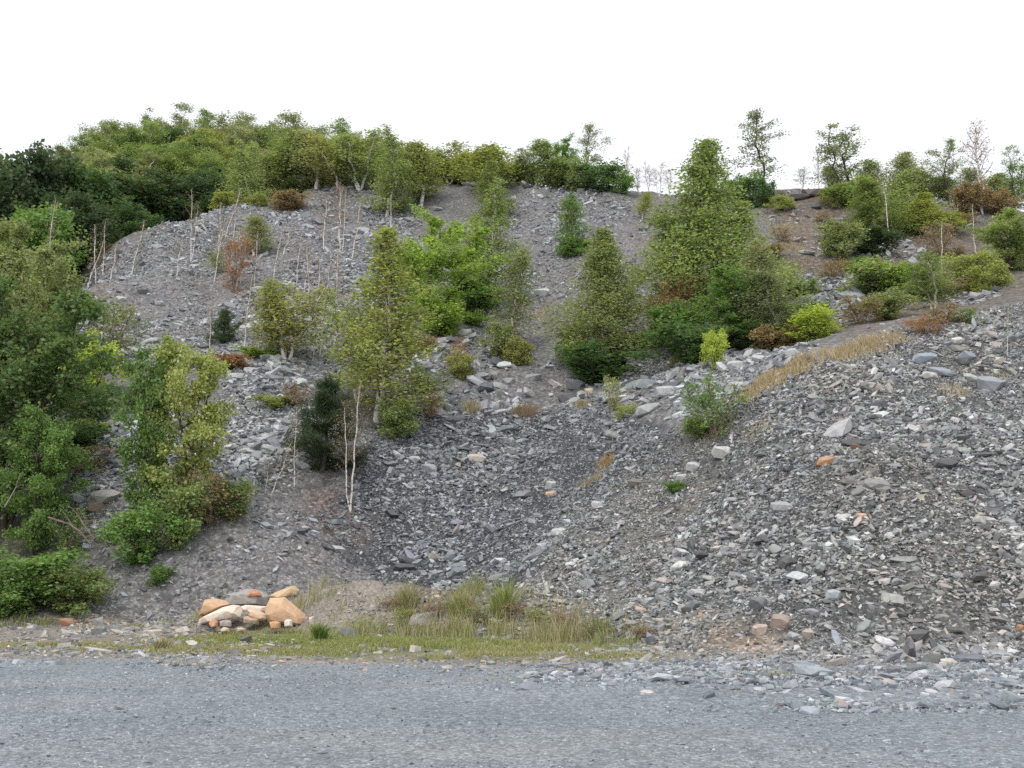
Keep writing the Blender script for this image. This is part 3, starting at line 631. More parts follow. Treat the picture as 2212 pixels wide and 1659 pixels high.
# ------------------------------------------------------------------ plants: left side, near
plant('bigtree', 0, 1240, 575, 185, 'h', 'tallest dense green tree at the left edge above the low bushes', Y=26.5, var=0)
plant('bigtree', 70, 1215, 880, 120, 'm', 'bright green leafy tree in front of the tall left-edge tree', Y=25.6, var=1)
plant('broad', 85, 800, 500, 130, 'o', 'olive leafy tree rising behind the tall left-edge tree', Y=35, var=0)
plant('broad', 20, 760, 470, 150, 'o', 'olive tree with yellowish top at the left edge under the dark oaks', Y=38, var=3)
plant('broad', 115, 800, 615, 70, 'h', 'small dull olive tree at the left end of the grey slope', Y=36, var=2)
plant('bush', 55, 1345, 1175, 180, 'm', 'wide dark green bush at the foot of the left bank', Y=23.3, var=0)
plant('bush', 150, 1345, 1215, 110, 'e', 'smaller green bush beside the gravel at the end of the left bank', Y=23.2, var=1)
plant('bush', 10, 1345, 1240, 120, 'm', 'low green bush in the lower left corner by the yard', Y=22.8, var=2)
plant('loosebush', 140, 1190, 1085, 80, 'm', 'green bush on the left bank above the fallen branches', Y=25.4, var=3)
plant('bush', 195, 845, 715, 85, 'l', 'yellow-green bush between the left trees and the pale stones', Y=33, var=4)
plant('bush', 190, 905, 820, 130, 'd', 'dark bush beneath the yellow-green bush on the left bank', Y=31.5, var=2)
plant('bush', 150, 985, 905, 120, 'd', 'dark green bush on the left bank below the pale fallen branch', Y=29.6, var=1)
plant('loosebush', 180, 1035, 960, 110, 'n', 'brownish dark shrub above the pale stones on the left bank', Y=28.5, var=0)
plant('bush', 188, 940, 902, 60, 'y', 'yellow-green fern clump on the left bank', Y=30.3, var=3, name='fern', cat='fern')
plant('loosebush', 240, 790, 650, 110, 'o', 'thin brown-twigged shrub on the slope left of the small pine', var=1)
plant('broad', 300, 1150, 722, 125, 'm', 'tall aspen with rounded top, left one of the pair on the left spur', Y=25.9, var=1)
plant('broad', 405, 1140, 732, 150, 'y', 'yellowish aspen, right one of the pair on the left spur', Y=26.2, var=2)
plant('bush', 305, 1245, 1080, 115, 'm', 'dense green bush at the foot of the two aspens on the left spur', Y=24.9, var=4)
plant('bush', 390, 1200, 1020, 105, 'g', 'lighter green bush under the yellowish aspen', Y=25.4, var=0)
plant('loosebush', 450, 1170, 1010, 110, 'n', 'brown twiggy shrub right of the two aspens', Y=26, var=2)
plant('bush', 500, 1165, 1030, 85, 'e', 'olive bush at the edge of the grey bank right of the aspens', Y=26.3, var=1)
plant('bush', 345, 1262, 1215, 40, 'm', 'tiny green bush on the bare grey bank below the aspens', var=3)
# ------------------------------------------------------------------ left terrace
plant('pine', 485, 742, 668, 48, 'k', 'small dark pine standing alone on the left terrace', var=0)
plant('pine', 692, 1062, 812, 120, 'j', 'larger dark pine beside the bare-stemmed birch on the spur', var=0, Y=29.3)
plant('thinbirch', 636, 1040, 875, 40, 'y', 'thin white birch sapling standing left of the larger pine', Y=28.6, var=1)
plant('barebirch', 758, 1085, 820, 75, 'q', 'bare white-stemmed birch right of the larger pine', Y=28.4, var=0)
plant('thinbirch', 572, 1062, 985, 30, 'y', 'shorter of two small white stems on the spur above the grey bank', Y=27.8, var=2)
plant('thinbirch', 585, 1060, 945, 40, 'y', 'leaning small white stem on the spur above the grey bank', Y=27.9, var=3, lean=14)
plant('birch', 812, 930, 488, 205, 'y', 'tall full birch with leaves down to the ground above the bowl of scree', var=0, Y=33)
plant('bush', 855, 935, 860, 80, 'g', 'green bush at the foot of the tall full birch', Y=32.3, var=1)
plant('midbirch', 770, 900, 590, 90, 'g', 'smaller birch leaning on the left side of the tall full birch', Y=34.5, var=3)
plant('midbirch', 620, 782, 600, 115, 'w', 'olive-yellow leafy birch clump on the left terrace', var=3)
plant('midbirch', 590, 770, 610, 70, 'y', 'slim yellowish birch left of the olive-yellow birch clump', var=0)
for k, (u, vb, vt, wd, ln) in enumerate([(678,768,540,40,-2),(690,770,560,46,4),(703,768,600,40,7),(712,770,630,40,11)]):
    plant('thinbirch', u, vb, vt, wd, 'q', ['tallest upright white stem in the bare birch clump right of the olive-yellow birch', 'second white stem, leaning slightly, in the bare birch clump', 'third white stem, leaning more, in the bare birch clump', 'outermost and most slanted white stem in the bare birch clump'][k], var=k, lean=ln)
plant('thinbirch', 527, 755, 590, 50, 'q', 'upright white birch stem right of the small pine', var=1)
plant('thinbirch', 558, 753, 598, 45, 'y', 'slanting white birch stem between the small pine and the yellowish birch', var=0, lean=4)
plant('thinbirch', 453, 770, 655, 25, 'q', 'thin white stem just left of the small pine', var=3)
plant('bush', 560, 775, 748, 75, 'b', 'low bright green fern patch under the yellowish birch', var=0, name='fern', cat='fern')
plant('bush', 492, 797, 765, 72, 'r', 'rust red heap of dead bracken below the small pine', var=3, name='bracken', cat='bracken')
plant('bush', 592, 880, 850, 60, 'y', 'low green mat on the grey spur left of the larger pine', var=4)
plant('loosebush', 640, 880, 820, 60, 'q', 'dry brown shrub above the larger pine', var=3)
# ------------------------------------------------------------------ slope, left: thin stems
L = [(190,621,531,'q'),(207,611,498,'q'),(222,595,485,'q'),(237,608,538,'q'),(285,595,485,'y'),(382,595,528,'q'),(412,565,421,'y'),(470,555,451,'f'),(486,521,415,'q'),(499,601,458,'q'),(509,631,531,'r'),(610,551,505,'q'),(700,541,435,'q'),(735,541,410,'q'),(843,505,428,'q'),(90,560,441,'q')]
LL_ = ['lowest white stem at the left end of the grey slope', 'second white stem from the left end of the grey slope', 'third and tallest stem in the cluster at the left end of the grey slope', 'short twiggy stem right of the cluster at the left end of the slope',
       'white birch stem with a yellowish top on the left slope', 'short bare white stem low on the left slope', 'tall white birch with sparse yellow crown just below the dark oaks', 'pale slim birch on the left slope with faint grey leaves',
       'leaning bare trunk highest on the left slope', 'tall straight white trunk rising from the russet bush', 'reddish birch stem in front of the russet bush', 'short bare stem in the middle of the left slope', 'bare white stem high on the left slope under the birch row',
       'bare branching birch by the reddish earth below the skyline', 'bare stem on the brown earth strip above the tall full birch', 'pale dead stem among the left-edge trees']
for k, (u, vb, vt, c) in enumerate(L):
    plant('barebirch' if k in (13, 6) else 'thinbirch', u, vb, vt - 14, 36 if k not in (13,) else 50, c, LL_[k], var=k, lean=7 if k == 8 else 0, Y=38 if k == 15 else None)
for k, (u, vb, vt, c) in enumerate([(455,590,520,'q'),(462,610,500,'f'),(520,610,520,'q'),(548,625,540,'q'),(592,600,530,'q'),(640,620,545,'q'),(655,640,550,'q'),(668,700,560,'q'),(724,720,590,'q'),(728,690,560,'q'),(740,545,440,'q'),(760,560,470,'q')]):
    plant('thinbirch', u, vb, vt - 38, 32, c, ORD[k] + ' from the left of the slim white stems scattered on the left slope', var=k, group='slim white stems on the left slope')
plant('loosebush', 505, 632, 500, 58, 'r', 'russet dead-leaved birch bush on the left slope', var=1)
plant('midbirch', 545, 555, 465, 60, 'f', 'faint grey-green birch on the left slope beside the russet bush', var=1)
plant('loosebush', 470, 590, 540, 50, 'p', 'pale green low shrub left of the russet bush', var=2)
plant('bush', 620, 455, 415, 75, 'n', 'dark brown bush on the brown earth under the pale green tree', var=0)
plant('bush', 440, 455, 400, 60, 'o', 'olive bush at the top edge of the left slope by the dark oaks', var=1)
plant('bush', 560, 445, 420, 40, 'y', 'small yellow-green bush on the left slope rim', var=2)
# ------------------------------------------------------------------ dark oaks behind the left edge of the slope
O = [(75,570,312,250,62,'k','largest dark oak, rounded top against the sky at the upper left'),(205,560,362,170,64,'d','dark oak right of the largest oak, below the far hill'),(320,510,372,200,68,'k','wide dark oak in the middle of the row above the left slope'),
     (415,480,365,130,70,'k','dark oak at the right end of the row above the left slope'),(265,520,435,110,60,'d','small rounded dark tree at the edge of the left slope'),(50,600,430,180,52,'m','lighter green oak in front of the largest dark oak'),
     (150,560,420,140,56,'k','dark oak low behind the left end of the slope'),(-40,560,360,180,66,'d','dark oak cut by the left picture edge')]
for k, (u, vb, vt, wd, Y, c, lb) in enumerate(O): plant('oak', u, vb, vt, wd, c, lb, Y=Y, var=k)
plant('birch', 545, 440, 290, 95, 'p', 'pale green tree at the right end of the dark oaks', Y=66, var=1)
plant('bush', 490, 462, 420, 70, 'y', 'yellowish bush between the dark oaks and the pale green tree', Y=63, var=4)
# ------------------------------------------------------------------ wood on the far hill, air haze put into mostly paler, greyer leaf colours
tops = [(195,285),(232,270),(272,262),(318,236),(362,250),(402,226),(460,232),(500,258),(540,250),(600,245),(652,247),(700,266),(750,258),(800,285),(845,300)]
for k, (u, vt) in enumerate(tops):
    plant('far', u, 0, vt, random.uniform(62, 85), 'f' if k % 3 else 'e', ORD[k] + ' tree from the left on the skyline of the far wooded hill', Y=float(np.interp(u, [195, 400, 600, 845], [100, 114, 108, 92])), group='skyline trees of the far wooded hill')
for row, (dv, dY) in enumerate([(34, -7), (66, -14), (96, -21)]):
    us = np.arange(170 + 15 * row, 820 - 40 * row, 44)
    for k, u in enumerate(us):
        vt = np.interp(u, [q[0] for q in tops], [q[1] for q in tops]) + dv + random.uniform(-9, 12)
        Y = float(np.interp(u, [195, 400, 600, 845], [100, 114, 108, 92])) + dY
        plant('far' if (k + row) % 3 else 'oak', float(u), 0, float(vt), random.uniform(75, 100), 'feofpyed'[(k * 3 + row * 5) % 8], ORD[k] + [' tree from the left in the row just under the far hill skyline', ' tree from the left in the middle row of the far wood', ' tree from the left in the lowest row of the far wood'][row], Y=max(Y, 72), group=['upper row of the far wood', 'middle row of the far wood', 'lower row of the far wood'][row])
# ------------------------------------------------------------------ birch row along the top rim
R_ = [('midbirch',600,425,300,75,'f','grey-green birch, first in the rim row right of the pale green tree'),('midbirch',640,420,310,70,'g','second birch in the rim row right of the pale green tree'),('midbirch',683,408,275,80,'f','tall hazy birch in the rim row left of the yellow one'),
      ('midbirch',730,408,300,75,'w','yellow-leaved birch in the rim row'),('midbirch',775,412,282,85,'p','pale green birch in the rim row right of the yellow one'),('birch',835,468,290,100,'g','large drooping birch reaching below the rim, right of the yellow one'),
      ('midbirch',885,440,310,60,'f','slender birch between the two taller ones on the rim'),('midbirch',910,445,293,70,'y','green-tipped birch on the rim above the bowl'),('barebirch',932,400,320,45,'q','bare greyish birch on the rim'),
      ('midbirch',968,398,316,75,'y','light birch on the rim just left of the grey rim stones'),('midbirch',1010,396,345,60,'y','short birch on the rim beside the grey rim stones'),('midbirch',1048,420,318,80,'y','bright-topped birch on the rim above the tall slope birch'),
      ('birch',1065,470,345,80,'g','drooping birch just below the rim in the centre'),('midbirch',1105,395,345,60,'g','low birch on the rim right of the drooping one'),('sparse',1150,395,308,60,'x','thin grey-leaved tree on the centre skyline'),
      ('midbirch',1185,398,312,60,'p','pale leafy birch on the centre skyline'),('broad',1212,400,295,60,'m','darker green round-topped tree on the centre skyline'),('sparse',1270,412,257,62,'x','tallest open tree on the centre skyline'),
      ('bush',1245,412,335,75,'g','green bush at the foot of the tallest open tree on the centre skyline'),('bush',1302,416,348,90,'d','dark green bush on the centre skyline'),('bush',1345,418,372,55,'m','small green bush at the right end of the centre skyline clump'),
      ('bush',1200,402,350,60,'g','green bush under the pale leafy skyline birch'),
      ('barebirch',1380,420,362,35,'q','first bare birch from the left in the gap on the skyline'),('barebirch',1403,422,352,35,'q','second bare birch in the gap on the skyline'),('barebirch',1425,424,350,45,'q','third, widest bare birch in the gap on the skyline'),('barebirch',1447,425,365,35,'q','fourth bare birch in the gap on the skyline, next to the big tree'),
      ('barebirch',1357,418,318,30,'q','very thin tall bare birch on the skyline right of the dark bush')]
for k, (kd, u, vb, vt, wd, c, lb) in enumerate(R_): plant(kd, u, vb, vt, wd * (1.2 if kd == 'midbirch' else 1), c, lb, var=k)
for k, (u, vt, c) in enumerate([(575,318,'f'),(622,322,'p'),(660,300,'e'),(708,310,'f'),(755,318,'p'),(803,312,'e'),(862,335,'g'),(950,345,'p'),(990,340,'g'),(1030,352,'y'),(1080,350,'p'),(1128,352,'g')]):
    plant('midbirch', u, 0, vt, 85, c, ORD[k] + ' of the birches from the left in the second row behind the rim', Y=float(np.interp(u, [575, 760, 1130], [68, 71, 72])), var=k, group='second birch row behind the rim')
# ------------------------------------------------------------------ centre slope
plant('broad', 935, 712, 468, 150, 'b', 'bright green leafy tree in the middle of the slope', var=0)
plant('bush', 885, 650, 545, 70, 'b', 'bright green bush left of the bright green leafy tree', var=2)
plant('bush', 955, 725, 650, 90, 'b', 'bright green bush at the foot of the bright green leafy tree', var=3)
plant('birch', 1022, 672, 402, 135, 'g', 'tall dull green birch beside the bright green leafy tree', var=1)
plant('bush', 1030, 675, 600, 110, 'm', 'dark green bush at the foot of the tall dull green birch', var=1)
plant('bush', 1020, 702, 672, 60, 'b', 'low green ground bush below the tall dull green birch', var=0)
plant('midbirch', 1097, 768, 528, 85, 'o', 'slim birch with a clear white trunk in the centre, olive leaves', var=0)
plant('bush', 1080, 775, 690, 65, 'o', 'olive bush round the foot of the slim centre birch', var=2)
plant('bush', 1120, 790, 725, 45, 'w', 'yellowed bush right of the slim centre birch', var=3)
plant('bigbirch', 1303, 815, 488, 205, 'o', 'broad olive birch with a pale trunk right of centre', var=1, Y=38.6)
plant('bush', 1292, 820, 740, 160, 'd', 'wide dark green bush under the broad olive birch', var=4, Y=37.2)
plant('bush', 1240, 770, 690, 70, 'g', 'green bush at the left foot of the broad olive birch', var=1, Y=38.8)
plant('midbirch', 1240, 553, 422, 55, 'm', 'lone leaning birch high on the centre slope', var=1, lean=-5)
plant('bush', 1238, 555, 510, 55, 'm', 'dark bush round the foot of the lone leaning birch', var=3)
plant('midbirch', 1388, 472, 418, 32, 'y', 'small yellow-green birch below the skyline gap', var=2)
plant('bush', 995, 818, 755, 60, 'w', 'olive bush with yellowed leaves on the lip of the bowl', var=0)
plant('loosebush', 992, 790, 728, 30, 'r', 'russet-leaved sprig above the olive bush on the bowl lip', var=2)
plant('loosebush', 930, 905, 838, 40, 'r', 'russet sapling at the left lip of the bowl', var=3)
plant('loosebush', 920, 852, 795, 85, 'e', 'greyish green low shrub right of the tall full birch', var=0)
plant('bush', 921, 757, 728, 48, 'n', 'brown rounded bush on the smooth gravel shelf', var=1)
plant('loosebush', 1325, 890, 805, 36, 'y', 'little light green sapling below the wide dark bush', var=1)
plant('thinbirch', 1325, 1000, 870, 13, 'e', 'thin sapling growing out of the stones in the bowl', var=2)
# ------------------------------------------------------------------ the big group right of centre
plant('bigbirch', 1556, 730, 298, 275, 'g', 'biggest tree right of centre, breaking the skyline', var=0, Y=40)
plant('birch', 1485, 650, 455, 140, 'p', 'pale leafy tree close beside the biggest tree on its left', var=1, Y=42)
plant('broad', 1468, 660, 490, 110, 'e', 'leafy tree on the left flank of the biggest tree', var=3, Y=41)
plant('birch', 1615, 690, 430, 160, 'g', 'leafy tree on the right flank of the biggest tree', var=0, Y=40.5)
plant('broad', 1580, 765, 590, 150, 'm', 'dark green tree in front of the biggest tree', var=1, Y=35)
plant('bush', 1470, 735, 640, 120, 'm', 'green bush at the lower left of the big tree group', var=1, Y=36.5)
plant('bush', 1505, 770, 690, 140, 'd', 'dark juniper-like bush low in the big tree group', var=4, Y=34.8)
plant('bush', 1640, 770, 700, 120, 'd', 'blue-green bush low in front of the pale birch trunk', var=0, Y=34.2)
plant('loosebush', 1458, 645, 572, 85, 'r', 'reddish brown bush at the left of the big tree group', var=2, Y=39)
plant('bush', 1440, 690, 640, 80, 'n', 'purple-brown low bush under the reddish brown bush', var=2, Y=38.5)
plant('loosebush', 1382, 615, 570, 55, 'p', 'pale green bush between the broad olive birch and the big tree group', var=3)
plant('midbirch', 1643, 765, 515, 100, 'f', 'slender birch with a long pale trunk in front of the biggest tree', var=1, Y=34)
plant('midbirch', 1690, 760, 590, 85, 'x', 'grey-green birch with a clear white lower trunk at the right of the big group', var=2, Y=33.5)
plant('bush', 1545, 798, 705, 48, 'l', 'narrow lime green bush at the front of the big tree group', var=2)
plant('bush', 1740, 745, 640, 100, 'e', 'olive bush behind the yellow-green bush', var=0, Y=36)
plant('bush', 1757, 752, 662, 112, 'l', 'round bright yellow-green bush on the terrace right of the big group', var=1, Y=32.5)
plant('bush', 1680, 752, 700, 80, 'n', 'brownish bush left of the yellow-green bush', var=3, Y=33)
# ------------------------------------------------------------------ right skyline
plant('sparse', 1650, 412, 228, 95, 'x', 'tall crooked tree on the right skyline beside the biggest tree', var=0, Y=62)
plant('bush', 1605, 430, 375, 80, 'm', 'green bush on the skyline at the foot of the tall crooked tree', var=1, Y=61)
plant('bush', 1650, 432, 385, 60, 'd', 'dark bush on the skyline right of the crooked tree', var=2, Y=60)
plant('barebirch', 1732, 412, 363, 50, 'x', 'small bare bushy tree on the skyline left of the dark rock outcrop', var=1)
plant('barebirch', 1768, 408, 322, 28, 'q', 'thin bare stem on the dark rock outcrop', var=2)
plant('sparse', 1835, 432, 268, 105, 'x', 'open tree with several trunks on the skyline right of the rock outcrop', var=3)
plant('bush', 1825, 445, 395, 80, 'e', 'olive bush under the several-trunked skyline tree', var=4)
plant('loosebush', 1795, 450, 415, 45, 'y', 'yellowish grass-like shrub beside the rock outcrop', var=0)
plant('bush', 1690, 455, 425, 50, 'y', 'yellow-green bush on the slope below the left end of the outcrop', var=2)
plant('birch', 1945, 520, 345, 160, 'p', 'wide pale green tree on the upper right', var=1, Y=54)
plant('birch', 1890, 540, 390, 110, 'e', 'olive tree at the left of the wide pale green tree', var=2, Y=52)
plant('thinbirch', 1927, 545, 378, 36, 'y', 'leaning white birch trunk in front of the wide pale tree', var=0, lean=-7, Y=49)
plant('bush', 1878, 560, 490, 95, 'k', 'very dark green bush at the foot of the leaning white birch', var=4, Y=48)
plant('bush', 1815, 560, 470, 70, 'o', 'olive-brown bush left of the very dark bush', var=3)
plant('bush', 1850, 590, 555, 55, 'm', 'small green bush below the very dark bush', var=1)
plant('birch', 2010, 520, 415, 110, 'y', 'yellowish broad shrub-tree right of the wide pale tree', var=0, Y=52)
plant('sparse', 2045, 440, 300, 65, 'x', 'thin open tree on the skyline left of the tall white birch', var=1)
plant('barebirch', 2122, 462, 252, 92, 'q', 'tall bare white birch on the right skyline', var=0)
plant('sparse', 2190, 458, 325, 68, 'm', 'green rounded tree on the skyline near the right edge', var=4)
plant('bush', 2095, 465, 395, 75, 'n', 'brownish bush at the left foot of the tall white birch', var=0)
plant('bush', 2155, 465, 405, 70, 'n', 'brownish bush at the right foot of the tall white birch', var=2)
plant('thinbirch', 2035, 590, 482, 40, 'y', 'bare-stemmed birch in the middle of the right slope', var=3)
plant('loosebush', 2030, 560, 480, 80, 'q', 'brown twiggy shrub behind the bare-stemmed birch on the right slope', var=3)
plant('bush', 2050, 500, 460, 60, 'y', 'yellow-green bush high on the right slope', var=1)
plant('broad', 2185, 620, 460, 120, 'g', 'green leafy tree at the right edge halfway up', var=3, Y=44)
plant('bush', 2100, 640, 540, 110, 'y', 'yellowish green bush on the right terrace', var=0, Y=40)
plant('bush', 2140, 650, 570, 80, 'y', 'yellow-tinged bush near the right edge above the scree ridge', var=2, Y=38.5)
plant('thinbirch', 2108, 550, 440, 35, 'f', 'slim pale birch stem on the right slope below the skyline', var=1)
plant('bush', 1895, 655, 560, 110, 'p', 'pale green bush on the right terrace', var=3, Y=41)
plant('bush', 1935, 655, 565, 80, 'b', 'fresh green bush right of the pale green terrace bush', var=1, Y=40.5)
plant('midbirch', 2015, 688, 545, 85, 'e', 'birch sapling clump above the rusty shrub', var=4, Y=36)
plant('loosebush', 1860, 715, 640, 90, 'n', 'brown-green bush on the terrace right of the yellow-green bush', var=0, Y=34)
plant('bush', 1920, 705, 625, 85, 'o', 'olive-brown bush between the dry grass and the terrace', var=4, Y=34.5)
plant('loosebush', 2000, 722, 682, 75, 'r', 'rusty red shrub on the crest of the scree heap', var=1)
plant('loosebush', 2040, 700, 655, 90, 'q', 'purplish bare shrub behind the rusty shrub', var=2)
plant('loosebush', 2085, 700, 665, 60, 'm', 'small green shrub on the crest right of the rusty shrub', var=0)
plant('thinbirch', 2175, 772, 655, 28, 'l', 'thin sapling with light leaves on the right of the scree heap', var=2)
plant('loosebush', 1545, 945, 805, 125, 'm', 'open green shrub on the crest of the scree heap', var=3)
plant('bush', 1515, 945, 895, 70, 'g', 'dense green base growth left of the open crest shrub', var=2)
plant('bush', 1460, 1068, 1036, 42, 'm', 'single dark tuft bush on the middle of the scree', var=0)
plant('loosebush', 1350, 905, 870, 50, 'l', 'small light green weed among stones right of the bowl', var=1)

for k, (u, vt, c) in enumerate([(1795,352,'f'),(1862,348,'x'),(1905,335,'f'),(1955,350,'p'),(1990,362,'f'),(2022,372,'p'),(2070,362,'x'),(2100,385,'f'),(2150,372,'x'),(2208,362,'f')]):
    plant('midbirch', u, 0, vt, 62, c, ORD[k] + ' of the soft pale birches from the left along the right skyline', Y=62.5 - .6 * (k % 3), var=k, group='pale birches along the right skyline')
HE = [(1660,560,60),(1700,610,50),(1720,640,70),(1780,480,40),(1820,520,60),(1800,600,70),(1960,600,60),(1990,640,60),(2050,640,70),(2060,560,50),(2110,580,60),(2170,500,60),(2200,560,50),(1990,480,60),(2080,490,50),(1690,520,50)]
HE.sort()
for k, (u, v, wd) in enumerate(HE):
    plant('loosebush' if k % 3 else 'bush', u, v, v - wd * .55, wd, 'nqoeqn'[k % 6], ORD[k] + ' brownish heather shrub from the left on the upper right slope', group='heather shrubs on the upper right slope', name='heather', cat='shrub', var=k)
for k, (u, v, hp, wd, c) in enumerate([(845,1318,34,45,'q'),(880,1350,40,50,'y'),(930,1342,46,55,'q'),(985,1330,50,50,'y'),(1040,1350,44,60,'o'),(1100,1345,50,55,'q'),(1160,1352,44,55,'y'),(1225,1356,40,60,'q'),(1290,1374,40,50,'o'),(1390,1378,30,50,'q')]):
    plant('loosebush', u, v, v - hp, wd, c, ORD[k] + ' of the pale dry weeds from the left on the spoil mounds', group='pale dry weeds on the spoil mounds', name='weed', cat='weed', var=k)
# ------------------------------------------------------------------ sandstone boulders on the verge
def zb(zx, zy): return ((460 + zx / 6.506) * 0.85340, (1460 + zy / 6.506) * 0.85340)
def boulder(name, outline, thick, col, label, Y=None, sink=0.0, mat=M_SAND, cat='boulder', rough=0.05, seed=0, group=None):
    O_ = np.array([zb(*p) for p in outline]); cu, cv = O_.mean(0)
    vb_ = O_[:, 1].max()
    if Y is None: Y = hit(cu, vb_ - 3).y
    P3 = np.array([at(u, v, Y) for u, v in O_]); P3 = P3[:, [0, 2]]
    Q = P3; nq = len(Q); cen = Q.mean(0)
    r = np.random.default_rng(seed + 5); Vl = []
    rings = [(.72, -.5), (.98, -.2), (1, .1), (.7, .5)]
    tl = r.uniform(-.25, .25, 2)
    for sc_, dp in rings:
        for k in range(nq):
            p = cen + (Q[k] - cen) * (sc_ + r.uniform(-.16, .06) * (sc_ < 1)); g = (p - cen) @ tl
            Vl.append((p[0], Y + dp * thick * r.uniform(.8, 1.15) + g, p[1]))
    V = np.array(Vl); org = np.array([cen[0], Y, V[:, 2].min()]); V = V - org; V[:, 2] -= sink
    bm = bmesh.new()
    for v_ in V: bm.verts.new(v_)
    g = bmesh.ops.convex_hull(bm, input=bm.verts[:])
    bmesh.ops.delete(bm, geom=[e_ for e_ in g['geom_interior'] if isinstance(e_, bmesh.types.BMVert)], context='VERTS')
    bmesh.ops.dissolve_limit(bm, angle_limit=math.radians(9), verts=bm.verts[:], edges=bm.edges[:])
    bmesh.ops.recalc_face_normals(bm, faces=bm.faces[:]); bmesh.ops.bevel(bm, geom=bm.edges[:], offset=.007, segments=1, affect='EDGES')
    me = bpy.data.meshes.new(name); bm.to_mesh(me); bm.free(); me.materials.append(mat)
    o = link(name, me); o.location = org; o.color = (*col, 1)
    return tag(o, label, cat, group)
ORNG, PALEO, PINK = (0.68, 0.47, 0.31), (0.80, 0.71, 0.62), (0.56, 0.36, 0.25)
boulder('boulder', [(290,700),(360,650),(480,590),(700,500),(850,462),(960,480),(995,560),(985,655),(900,680),(790,680),(600,720),(450,720),(400,780),(300,780)], .55, PALEO, 'long pale smooth sandstone boulder at the front left of the boulder pile', Y=21.0, seed=1, rough=.03)
boulder('boulder', [(965,490),(1050,462),(1250,468),(1415,490),(1400,590),(1280,565),(1130,545),(1010,550)], .3, PALEO, 'pale arm-shaped sandstone slab reaching to the big orange boulder', Y=21.35, seed=2, rough=.02)
boulder('boulder', [(1075,545),(1180,530),(1300,570),(1400,620),(1425,700),(1340,725),(1200,650),(1100,600)], .28, (0.66, 0.55, 0.45), 'rounded log-like sandstone under the pale arm-shaped slab', Y=21.0, seed=3, rough=.02)
boulder('boulder', [(1110,600),(1200,625),(1325,690),(1310,735),(1190,680),(1120,640)], .22, (0.60, 0.38, 0.25), 'narrow orange sandstone splinter lowest of the three beside the big boulder', Y=20.85, seed=4, rough=.02)
boulder('boulder', [(1465,345),(1700,335),(1740,450),(1830,510),(2000,610),(2055,690),(2040,800),(1900,820),(1620,800),(1450,760),(1390,610),(1420,470)], .7, ORNG, 'big triangular orange sandstone boulder at the right of the boulder pile', Y=21.1, seed=5, rough=.05)
boulder('boulder', [(300,570),(350,420),(400,375),(560,358),(720,390),(805,450),(720,500),(600,540),(480,590),(420,640),(300,640)], .55, (0.64, 0.44, 0.29), 'orange veined boulder behind the long pale boulder', Y=21.6, seed=6)
boulder('boulder', [(1450,310),(1560,250),(1780,160),(1860,152),(1940,220),(1910,290),(1780,340),(1600,360),(1460,350)], .5, (0.64, 0.49, 0.31), 'straw-orange slab tilted at the top of the boulder pile', Y=22.2, seed=7, rough=.04)
boulder('boulder', [(1070,315),(1140,250),(1210,198),(1280,260),(1315,315),(1200,335),(1110,330)], .3, (0.56, 0.27, 0.16), 'small red-orange pyramid-shaped stone on top of the rubble', Y=22.3, seed=8, rough=.01)
boulder('boulder', [(1740,430),(1900,398),(1985,440),(2035,520),(2030,620),(1930,620),(1800,560)], .4, (0.27, 0.18, 0.155), 'dark red-brown boulder behind the big orange one', Y=21.75, seed=9)
boulder('boulder', [(470,700),(540,695),(590,745),(595,830),(510,840),(460,770)], .25, (0.58, 0.33, 0.22), 'small reddish stone in front of the long pale boulder', Y=20.4, seed=10, rough=.02)
boulder('boulder', [(640,860),(700,825),(770,850),(785,905),(650,915)], .22, (0.62, 0.52, 0.38), 'small cream stone in the grass before the boulder pile', Y=19.9, seed=11, rough=.02)
boulder('boulder', [(915,880),(970,828),(1040,850),(1055,900),(930,905)], .22, (0.58, 0.44, 0.31), 'small tan wedge stone in the grass before the boulder pile', Y=20.0, seed=12, rough=.02)
boulder('boulder', [(1450,745),(1540,725),(1620,750),(1630,860),(1480,870)], .3, (0.60, 0.36, 0.20), 'orange block under the front of the big triangular boulder', Y=20.4, seed=13, rough=.03)
boulder('boulder', [(1690,720),(1740,695),(1815,715),(1825,815),(1700,825)], .25, (0.72, 0.68, 0.64), 'white stone at the foot of the big triangular boulder', Y=20.35, seed=14, rough=.02)
boulder('boulder', [(1010,650),(1130,640),(1270,700),(1270,790),(1020,770)], .4, (0.44, 0.36, 0.29), 'brownish boulder under the log-like sandstone', Y=20.8, seed=15, rough=.03)
boulder('boulder', [(640,730),(730,705),(810,730),(810,820),(640,830)], .3, (0.40, 0.38, 0.37), 'grey stone in front of the long pale boulder', Y=20.5, seed=16, rough=.03)
boulder('boulder', [(2100,660),(2170,650),(2200,800),(2110,820)], .3, (0.64, 0.58, 0.52), 'pale upright stone right of the big triangular boulder', Y=21.0, seed=17, rough=.03)
boulder('boulder', [(720,390),(900,250),(1060,190),(1300,230),(1440,320),(1440,480),(1000,480),(800,480)], .9, (0.40, 0.375, 0.355), 'grey-brown boulder behind the sandstones', Y=22.6, seed=18, mat=M_STONE)

